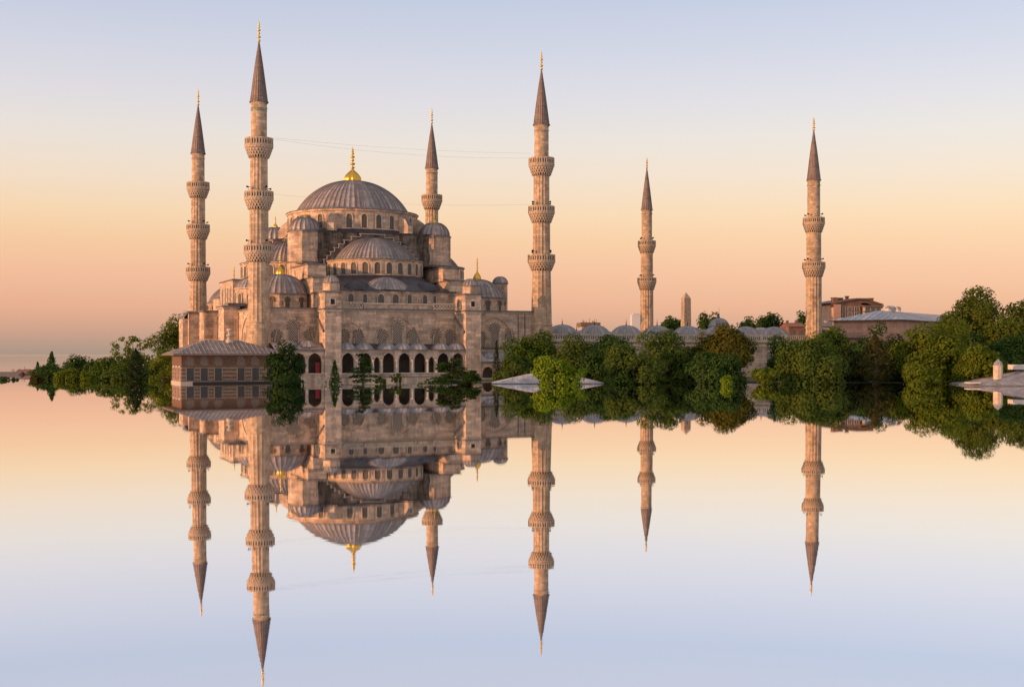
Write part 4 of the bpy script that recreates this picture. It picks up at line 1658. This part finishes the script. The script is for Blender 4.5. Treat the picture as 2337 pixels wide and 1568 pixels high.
# drowned lead roofs on the right bank
def drowned_roof(name, label, pxs, pye, pyr, D, depth, rz, mt='lead_wet'):
    s = D / FPX
    a = at(pxs[0], pye, D)
    w = (pxs[3] - pxs[0]) * s
    t = thing(name, label, 'roof', (a.x, D, 0), rz)
    zt = at(0, pyr, D).z
    mb = MB()
    rr0, rr1 = ((pxs[1] - pxs[0]) * s, depth / 2, zt), ((pxs[2] - pxs[0]) * s, depth / 2, zt)
    z0 = .12
    roof_face(mb, (0, 0, z0), (w, 0, z0), rr1, rr0, 22)
    roof_face(mb, (w, depth, z0), (0, depth, z0), rr0, rr1, 22)
    roof_face(mb, (0, depth, z0), (0, 0, z0), rr0, rr0, 9)
    roof_face(mb, (w, 0, z0), (w, depth, z0), rr1, rr1, 9)
    mb.build('roof', [mt, mt], t)
    mb = MB()
    mb.box(0, w, 0, depth, -1, z0 - .003)
    mb.build('eave', 'cap', t)
    return t, w, zt


drowned_roof('submerged_roof', 'pale lead hip roof just above the water behind the bright lime bush', (1122, 1215, 1290, 1379), 876, 853, 184, 9, R(0))
t, w, zt = drowned_roof('submerged_roof', 'grey lead roof with a domed chimney at the water on the right edge', (2236, 2400, 2480, 2640), 877, 842, 172, 12, R(0), 'lead_pale')
s = 172 / FPX
x = (2297 - 2236) * s
mb = MB()
mb.prism(ngon(x, 3.0, .64, 8, PI / 8), .2, 2.7)
mb.prism(ngon(x, 3.0, .70, 8, PI / 8), 2.7, 2.8)
mb.lathe(x, 3.0, [(.66, 2.8), (.62, 3.05), (.42, 3.35), (.12, 3.6), (.02, 3.7)], 8, mat=1, smooth=False)
mb.build('chimney', ['trim', 'lead_pale'], t)
mb = MB()
mb.box((2216 - 2236) * s, 0.3, .5, 2.5, .35, .5)
mb.box(6.6, 9.5, 5, 7, 2.2, 2.9)
mb.build('ledge', 'white_stone', t)

# shore houses at the far left
h = small_house('low brown roofed shore house with a square chimney by the open sea', -40, 34, 849, 858, 262, ('render', 'soffit'), 8)
h2 = small_house('small red roofed house on the shore left of the dark firs', 34, 74, 843, 854, 268, ('white_stone', 'tile_red'), 9)


# ------------------------------------------------------------------ trees
def leaf_mesh(name, pos, nrm, size, mat, parent, rng, stretch=1.7):
    n = len(pos)
    q = rng.normal(size=(n, 3))
    nn = nrm + 0.52 * q / np.linalg.norm(q, axis=1, keepdims=True)
    nn /= np.linalg.norm(nn, axis=1, keepdims=True) + 1e-9
    r = rng.normal(size=(n, 3))
    t = np.cross(nn, r)
    t /= np.linalg.norm(t, axis=1, keepdims=True) + 1e-9
    b = np.cross(nn, t)
    s = (size * rng.uniform(.65, 1.35, size=(n, 1)))
    a = t * s * stretch * .5
    c = b * s * .5
    v = np.empty((n, 4, 3))
    v[:, 0] = pos - a
    v[:, 1] = pos - c * 1.0 + a * .1
    v[:, 2] = pos + a
    v[:, 3] = pos + c * 1.0 + a * .1
    v[:, 1] += nn * s * .12
    v[:, 3] += nn * s * .12
    me = bpy.data.meshes.new(name)
    me.vertices.add(n * 4)
    me.loops.add(n * 4)
    me.polygons.add(n)
    me.vertices.foreach_set('co', v.reshape(-1))
    me.loops.foreach_set('vertex_index', np.arange(n * 4, dtype=np.int32))
    me.polygons.foreach_set('loop_start', np.arange(0, n * 4, 4, dtype=np.int32))
    me.update(calc_edges=True)
    me.materials.append(M[mat])
    o = bpy.data.objects.new(name, me)
    col.objects.link(o)
    o.parent = parent
    return o


def sph(rng, n):
    q = rng.normal(size=(n, 3))
    return q / np.linalg.norm(q, axis=1, keepdims=True)


def make_tree(name, label, cat, px, D, py_top, hw_px, mat, seed, kind='round', low=0.06, group=None, dens=1.0, leaf=.27, py_base=None, bark='bark'):
    rng = np.random.default_rng(seed)
    s = D / FPX
    X = (px - 1168.5) * s
    H = CAM_H + (HZ - py_top) * s
    rw = hw_px * s
    z_low = low * H if py_base is None else CAM_H + (HZ - py_base) * s
    sink = .32 * H if (low <= .06 and kind in ('round', 'loose')) else 0.0
    z_low -= sink
    t = thing(name, label, cat, (X, D, 0), 0, group)
    P, Nn = [], []
    limbs = []
    if kind in ('round', 'loose', 'airy'):
        zc, rh = (H + z_low) / 2, (H - z_low) / 2
        ncl = {'round': 46, 'loose': 34, 'airy': 30}[kind]
        rcl = {'round': .30, 'loose': .27, 'airy': .17}[kind]
        d = sph(rng, ncl * 2)
        d = d[d[:, 2] > -.85][:ncl]
        rad = rng.uniform(.35, 1.0, size=(len(d), 1)) ** .45
        wob = 1 + .14 * np.sin(d[:, :1] * 5 + seed) + .12 * np.sin(d[:, 2:] * 6 + d[:, 1:2] * 4 + seed * 2)
        cc = d * rad * np.array([rw, rw * .85, rh]) * (1 - rcl * .75) * wob
        for c in cc:
            rc = rcl * min(rw, rh * 1.3) * rng.uniform(.65, 1.3)
            n = int(dens * 5.6 * (rc / leaf) ** 2 * {'round': 1.5, 'loose': 1.5, 'airy': 1.5}[kind]) + 8
            q = sph(rng, n)
            k = rng.uniform(.45, 1.08, size=(n, 1)) ** .6
            pp = c + q * k * rc * np.array([1.15, 1.15, .8])
            out = pp / np.array([rw, rw, rh])
            P.append(pp + np.array([0, 0, zc]))
            nn = q + .9 * out + np.array([0, 0, .35])
            Nn.append(nn / (np.linalg.norm(nn, axis=1, keepdims=True) + 1e-6))
            limbs.append(c + np.array([0, 0, zc]))
        if kind != 'airy':                       # leaves deeper inside
            n = int(dens * 1.6 * rw * rh / leaf ** 2)
            q = sph(rng, n)
            pp = q * (rng.uniform(0, 1, size=(n, 1)) ** .5) * np.array([rw, rw * .85, rh]) * .74
            P.append(pp + np.array([0, 0, zc]))
            Nn.append(q)
    elif kind in ('conifer', 'cypress'):
        n = int(dens * 5.5 * rw * (H - z_low) / leaf ** 2)
        h = rng.uniform(0, 1, n) ** 1.35
        if kind == 'cypress':
            prof_ = np.where(h < .12, .6 + h / .12 * .4, (1 - ((h - .12) / .88) ** 1.7))
            lay = 1.0 + .12 * np.sin(h * 40 + seed)
        else:
            prof_ = 1 - h * .96
            lay = .62 + .5 * np.abs(np.sin(h * (9 + seed % 4) * PI / 1.2))
        a = rng.uniform(0, 2 * PI, n)
        lobes = 1 + .22 * np.sin(a * 5 + h * 21 + seed) + .10 * np.sin(a * 9 - h * 37)
        rr = rw * prof_ * lay * lobes * (rng.uniform(.25, 1, n) ** .4)
        pp = np.stack([rr * np.cos(a), rr * np.sin(a), z_low + h * (H - z_low) - (rr * .18 if kind == 'conifer' else -rr * .3)], 1)
        P.append(pp)
        Nn.append(np.stack([np.cos(a), np.sin(a), np.full(n, .6)], 1))
    elif kind == 'cedar':                        # flat spreading shelves
        nl = 7
        for k in range(nl):
            f = k / (nl - 1)
            zk = z_low + (H - z_low) * (.12 + .84 * f)
            for j in range(5):
                a = rng.uniform(0, 2 * PI)
                L = rw * (1 - .62 * f) * rng.uniform(.65, 1.1)
                n = int(dens * 1.1 * L * rw * .5 / leaf ** 2) + 10
                tt = rng.uniform(.05, 1, n)
                wd = .36 * L * np.sin(tt * PI * .86) * rng.uniform(-1, 1, n)
                x = L * tt * math.cos(a) - wd * math.sin(a)
                y = L * tt * math.sin(a) + wd * math.cos(a)
                z = zk - .10 * L * tt ** 2 + rng.normal(0, .10, n) + rng.uniform(-.05, .15) * H * .3
                P.append(np.stack([x, y, z], 1))
                Nn.append(np.tile(np.array([[0, 0, 1.0]]), (n, 1)))
                limbs.append(np.array([L * .8 * math.cos(a), L * .8 * math.sin(a), zk]))
    elif kind == 'tuft':                         # arching long blades
        n = int(dens * 2600)
        a = rng.uniform(0, 2 * PI, n)
        tt = rng.uniform(.08, 1, n)
        L = rng.uniform(.45, 1.0, n) * (1 + .12 * np.sin(a * 7 + seed))
        spread = rng.uniform(.1, 1.0, n) ** .7
        rr = rw * L * spread * (.45 + .55 * tt)
        z = H * L * (np.sin(tt * 1.75) - .45 * tt * tt * spread) * 1.08
        P.append(np.stack([rr * np.cos(a), rr * np.sin(a), z], 1))
        Nn.append(np.stack([np.cos(a), np.sin(a), np.full(n, .5)], 1))
    P = np.concatenate(P)
    Nn = np.concatenate(Nn)
    if kind in ('round', 'loose', 'airy'):     # spread the crown to its real size
        wq = np.percentile(np.abs(P[:, 0]), 98.5)
        P[:, :2] *= rw / wq
        zq = np.percentile(P[:, 2], 99.6)
        zb = np.percentile(P[:, 2], 1)
        P[:, 2] = z_low + (P[:, 2] - zb) * (H - z_low) / (zq - zb)
    keep = P[:, 2] > -.05
    leaf_mesh('crown', P[keep], Nn[keep], leaf, mat, t, rng)
    mb = MB()
    r0 = max(.08, .035 * H if kind != 'airy' else .02 * H)
    top = H * (.75 if kind in ('round', 'loose', 'airy') else .93)
    bend = rng.normal(0, .03 * H, 2)
    mb.tube([(0, 0, -1), (bend[0] * .3, bend[1] * .3, top * .35), (bend[0], bend[1], top * .7), (bend[0] * .6, bend[1] * .6, top)], [r0 * 1.15, r0 * .9, r0 * .55, r0 * .15], 7)
    for i in range(0, len(limbs), 3 if kind != 'airy' else 1):
        e_ = limbs[i]
        z0 = max(.15 * H, min(e_[2] * .62, top * .9))
        mb.tube([(bend[0] * .4, bend[1] * .4, z0), (e_[0] * .45, e_[1] * .45, z0 * .45 + e_[2] * .55), tuple(e_)], [r0 * .42, r0 * .28, r0 * .08], 5)
    mb.build('trunk', bark, t)
    return t


T = make_tree
G1 = 'trees on the left shore'
T('fir_tree', 'dark pointed fir at the left end of the shore trees', 'tree', 118, 228, 803, 26, 'darkleaf', 1, 'conifer', .03, G1, leaf=.26)
T('fir_tree', 'small dark fir beside the red roofed shore house', 'tree', 86, 236, 826, 14, 'darkleaf', 2, 'conifer', .03, G1, leaf=.24)
T('shore_tree', 'round dark green tree right of the pointed fir', 'tree', 178, 240, 813, 36, 'darkleaf', 3, 'round', .03, G1)
T('shore_tree', 'mid green round tree left of the open branched tree', 'tree', 250, 222, 817, 52, 'green', 4, 'round', .02, G1)
T('shore_tree', 'low dark tree in the middle of the left shore', 'tree', 214, 236, 822, 24, 'darkleaf', 5, 'round', .03, G1)
T('shrub', 'yellow green shrub low at the water below the pointed fir', 'shrub', 156, 208, 840, 30, 'yellowgreen', 6, 'round', .0, G1, leaf=.24)
T('shrub', 'low yellow green shrub in front of the mid green shore tree', 'shrub', 198, 208, 847, 26, 'yellowgreen', 7, 'round', .0, G1, leaf=.24)
T('shore_tree', 'deep green low tree under the pointed fir at the left end', 'tree', 112, 222, 832, 36, 'darkleaf', 70, 'round', .0, G1, 1.2, .25)
T('shrub', 'reddish brown bush at the left end of the shore trees', 'shrub', 84, 210, 856, 14, 'rust', 8, 'round', .0, G1, leaf=.22)
T('shrub', 'dark trimmed hedge by the brown roofed shore house', 'shrub', 10, 212, 860, 30, 'darkleaf', 9, 'round', .0, G1, leaf=.22)
T('shore_tree', 'open branched pale tree with sky showing through, behind the black cypress', 'tree', 304, 226, 768, 44, 'yellowgreen', 10, 'airy', .28, G1, 1.0, .27, bark='bark_pale')
T('cypress_tree', 'nearly black slender cypress rising from the left water', 'tree', 310, 200, 796, 23, 'blackgreen', 11, 'cypress', .0, G1, 1.6, .22)
T('shore_tree', 'dark bushy tree between the black cypress and the lodge', 'tree', 338, 214, 826, 30, 'darkleaf', 12, 'round', .02, G1)
T('shore_tree', 'tall lit green tree rising behind the left end of the striped lodge', 'tree', 400, 262, 726, 50, 'midleaf', 13, 'round', .05, G1, 1.3)
T('shore_tree', 'yellow green lower tree left of the striped lodge', 'tree', 372, 206, 800, 30, 'yellowgreen', 14, 'loose', .02, G1)
T('shrub', 'olive shrub at the water right of the yellow green shore shrubs', 'shrub', 258, 208, 842, 38, 'olive', 15, 'round', .0, G1, leaf=.25)

G2 = 'trees in front of the mosque'
T('front_tree', 'dark full tree covering the right end of the striped lodge', 'tree', 654, 176, 783, 45, 'deepleaf', 20, 'loose', .0, G2, 1.4, .26)
T('young_conifer', 'slim young conifer before the left buttress', 'tree', 764, 181, 822, 19, 'darkleaf', 21, 'conifer', .0, G2, .8, .22)
T('cedar', 'small ragged cedar in front of the left arcade arches', 'tree', 828, 180, 808, 44, 'darkleaf', 22, 'cedar', .0, G2, .8, .22)
T('cedar', 'wide low cedar with flat shelves in front of the right arcade arches', 'tree', 1030, 178, 820, 72, 'darkleaf', 23, 'cedar', .0, G2, .9, .24)
T('shrub', 'dark low bush at the water right of the wide cedar', 'shrub', 1078, 176, 848, 36, 'darkleaf', 24, 'cedar', .0, G2, 1.1, .22)
T('sapling', 'pale green sapling below the arcade between the two cedars', 'sapling', 906, 182, 853, 14, 'yellowgreen', 25, 'airy', .0, G2, .7, .2)
T('sapling', 'thin low plant at the terrace left of the pale green sapling', 'sapling', 868, 182, 862, 12, 'olive', 26, 'airy', .0, G2, .6, .2)
T('cypress_tree', 'narrow dark cypress against the wall right of the right buttress', 'tree', 1133, 203, 777, 9, 'blackgreen', 27, 'cypress', .0, G2, 1, .2)

G3 = 'trees along the courtyard'
T('courtyard_tree', 'light olive low tree beside the narrow cypress', 'tree', 1170, 193, 812, 42, 'olive', 30, 'round', .0, G3, 1.2, .27)
T('courtyard_tree', 'olive green tree covering the foot of the courtyard minaret', 'tree', 1222, 205, 761, 64, 'green', 31, 'round', .05, G3, 1.2)
T('courtyard_tree', 'broad olive tree behind the lime bush', 'tree', 1306, 203, 767, 62, 'olive', 32, 'round', .05, G3, 1.2)
T('courtyard_tree', 'deep green tree with a bright top left of the olive globe bush', 'tree', 1392, 204, 768, 62, 'darkleaf', 33, 'round', .05, G3, 1.2)
T('courtyard_tree', 'dense dark tree right behind the lime bush', 'tree', 1356, 195, 800, 40, 'darkleaf', 34, 'round', .0, G3, 1.2)
T('lime_bush', 'bright lime green bush standing in the water before the lead roof', 'bush', 1270, 178, 815, 58, 'lime', 35, 'loose', .0, G3, 1.5, .26)
T('globe_bush', 'round olive bush at the water left of the tall dark green tree', 'bush', 1446, 184, 788, 62, 'olive', 36, 'round', .0, G3, 1.2, .27)
T('courtyard_tree', 'tall dark olive tree left of the bronze leaved tree', 'tree', 1520, 193, 757, 62, 'olive', 37, 'round', .0, G3, 1.3, .28)
T('courtyard_tree', 'shaded dark tree between the olive globe bush and the bronze leaved tree', 'tree', 1560, 196, 795, 40, 'darkleaf', 371, 'round', .0, G3, 1.3, .28)
T('bronze_tree', 'round tree with bronze tinted leaves in front of the courtyard wall', 'tree', 1652, 196, 744, 71, 'brown', 38, 'round', .22, G3, 1.4, .28)
T('globe_bush', 'dark green round bush under the bronze leaved tree', 'bush', 1645, 184, 806, 61, 'darkleaf', 39, 'round', .0, G3, 1.3, .26)
T('small_bush', 'tiny yellow green bush at the water under the dark round bush', 'bush', 1657, 171, 857, 14, 'lime', 40, 'round', .0, G3, 1.2, .2)
T('tufted_willow', 'low pale willow tuft at the water before the courtyard window', 'bush', 1746, 180, 842, 42, 'yellowgreen', 41, 'tuft', .0, G3, 1.6, .30)
T('courtyard_tree', 'dark tree behind the big olive globe at the right minaret', 'tree', 1800, 203, 769, 52, 'darkleaf', 42, 'round', .02, G3, 1.2)
T('globe_bush', 'biggest olive globe bush, below the right end minaret', 'bush', 1852, 184, 776, 72, 'olive', 43, 'round', .0, G3, 1.4, .27)
T('courtyard_tree', 'bright green tree behind the biggest olive globe', 'tree', 1898, 204, 750, 58, 'green', 44, 'round', .05, G3, 1.2)
T('courtyard_tree', 'dark green tree before the pink hall', 'tree', 1985, 204, 744, 56, 'darkleaf', 45, 'round', .03, G3, 1.2)
T('rusty_cypress', 'rust brown broad cypress among the dark trees', 'tree', 1998, 188, 764, 40, 'rust', 46, 'cypress', .0, G3, 1.0, .26)
T('courtyard_tree', 'blackish tree right of the rust brown cypress', 'tree', 2048, 196, 768, 46, 'blackgreen', 47, 'round', .0, G3, 1.2)
T('courtyard_tree', 'dark tree left of the rust brown cypress', 'tree', 1940, 194, 800, 40, 'blackgreen', 48, 'round', .0, G3, 1.2)
T('plane_tree', 'large mid green tree with layered boughs on the right bank', 'tree', 2136, 190, 738, 84, 'yellowgreen', 49, 'loose', .0, G3, 1.6, .30)
T('plane_tree', 'tallest tree on the right, its crown well above the grey roof', 'tree', 2217, 214, 661, 74, 'midleaf', 50, 'round', .10, G3, 1.5, .30)
T('plane_tree', 'deep green tree at the right edge of the picture', 'tree', 2330, 210, 689, 88, 'midleaf', 51, 'loose', .10, G3, 1.5, .30)
T('courtyard_tree', 'dark undergrowth tree by the right edge chimney', 'tree', 2322, 196, 770, 84, 'darkleaf', 52, 'round', .0, G3, 1.3, .28)
T('courtyard_tree', 'yellow green lower tree left of the domed chimney', 'tree', 2234, 182, 788, 54, 'yellowgreen', 53, 'loose', .0, G3, 1.5, .27)
T('shrub', 'bright shrub at the water in front of the large layered tree', 'shrub', 2100, 180, 830, 40, 'yellowgreen', 54, 'loose', .0, G3, 1.3, .26)
T('courtyard_tree', 'dark tree filling the gap behind the layered tree', 'tree', 2200, 200, 760, 70, 'darkleaf', 55, 'round', .0, G3, 1.2, .30)

G4 = 'trees behind the courtyard'
T('distant_tree', 'dark tree top directly left of the obelisk', 'tree', 1532, 345, 724, 30, 'darkleaf', 60, 'round', .45, G4, 1, .4)
T('distant_tree', 'dark tree top left of the gate dome', 'tree', 1617, 345, 714, 26, 'darkleaf', 61, 'round', .45, G4, 1, .4)
T('distant_tree', 'wide dark tree top right of the gate dome', 'tree', 1752, 345, 716, 34, 'darkleaf', 62, 'round', .45, G4, 1, .4)
T('distant_tree', 'smaller dark tree top between the gate dome and the wide dark one', 'tree', 1708, 350, 724, 26, 'darkleaf', 63, 'round', .45, G4, 1, .4)
T('distant_tree', 'round dark tree right behind the right end minaret', 'tree', 1880, 330, 706, 26, 'darkleaf', 64, 'round', .4, G4, 1, .4)
T('distant_tree', 'dark tree peeking out left of the right end minaret', 'tree', 1830, 340, 712, 18, 'darkleaf', 65, 'round', .4, G4, 1, .4)
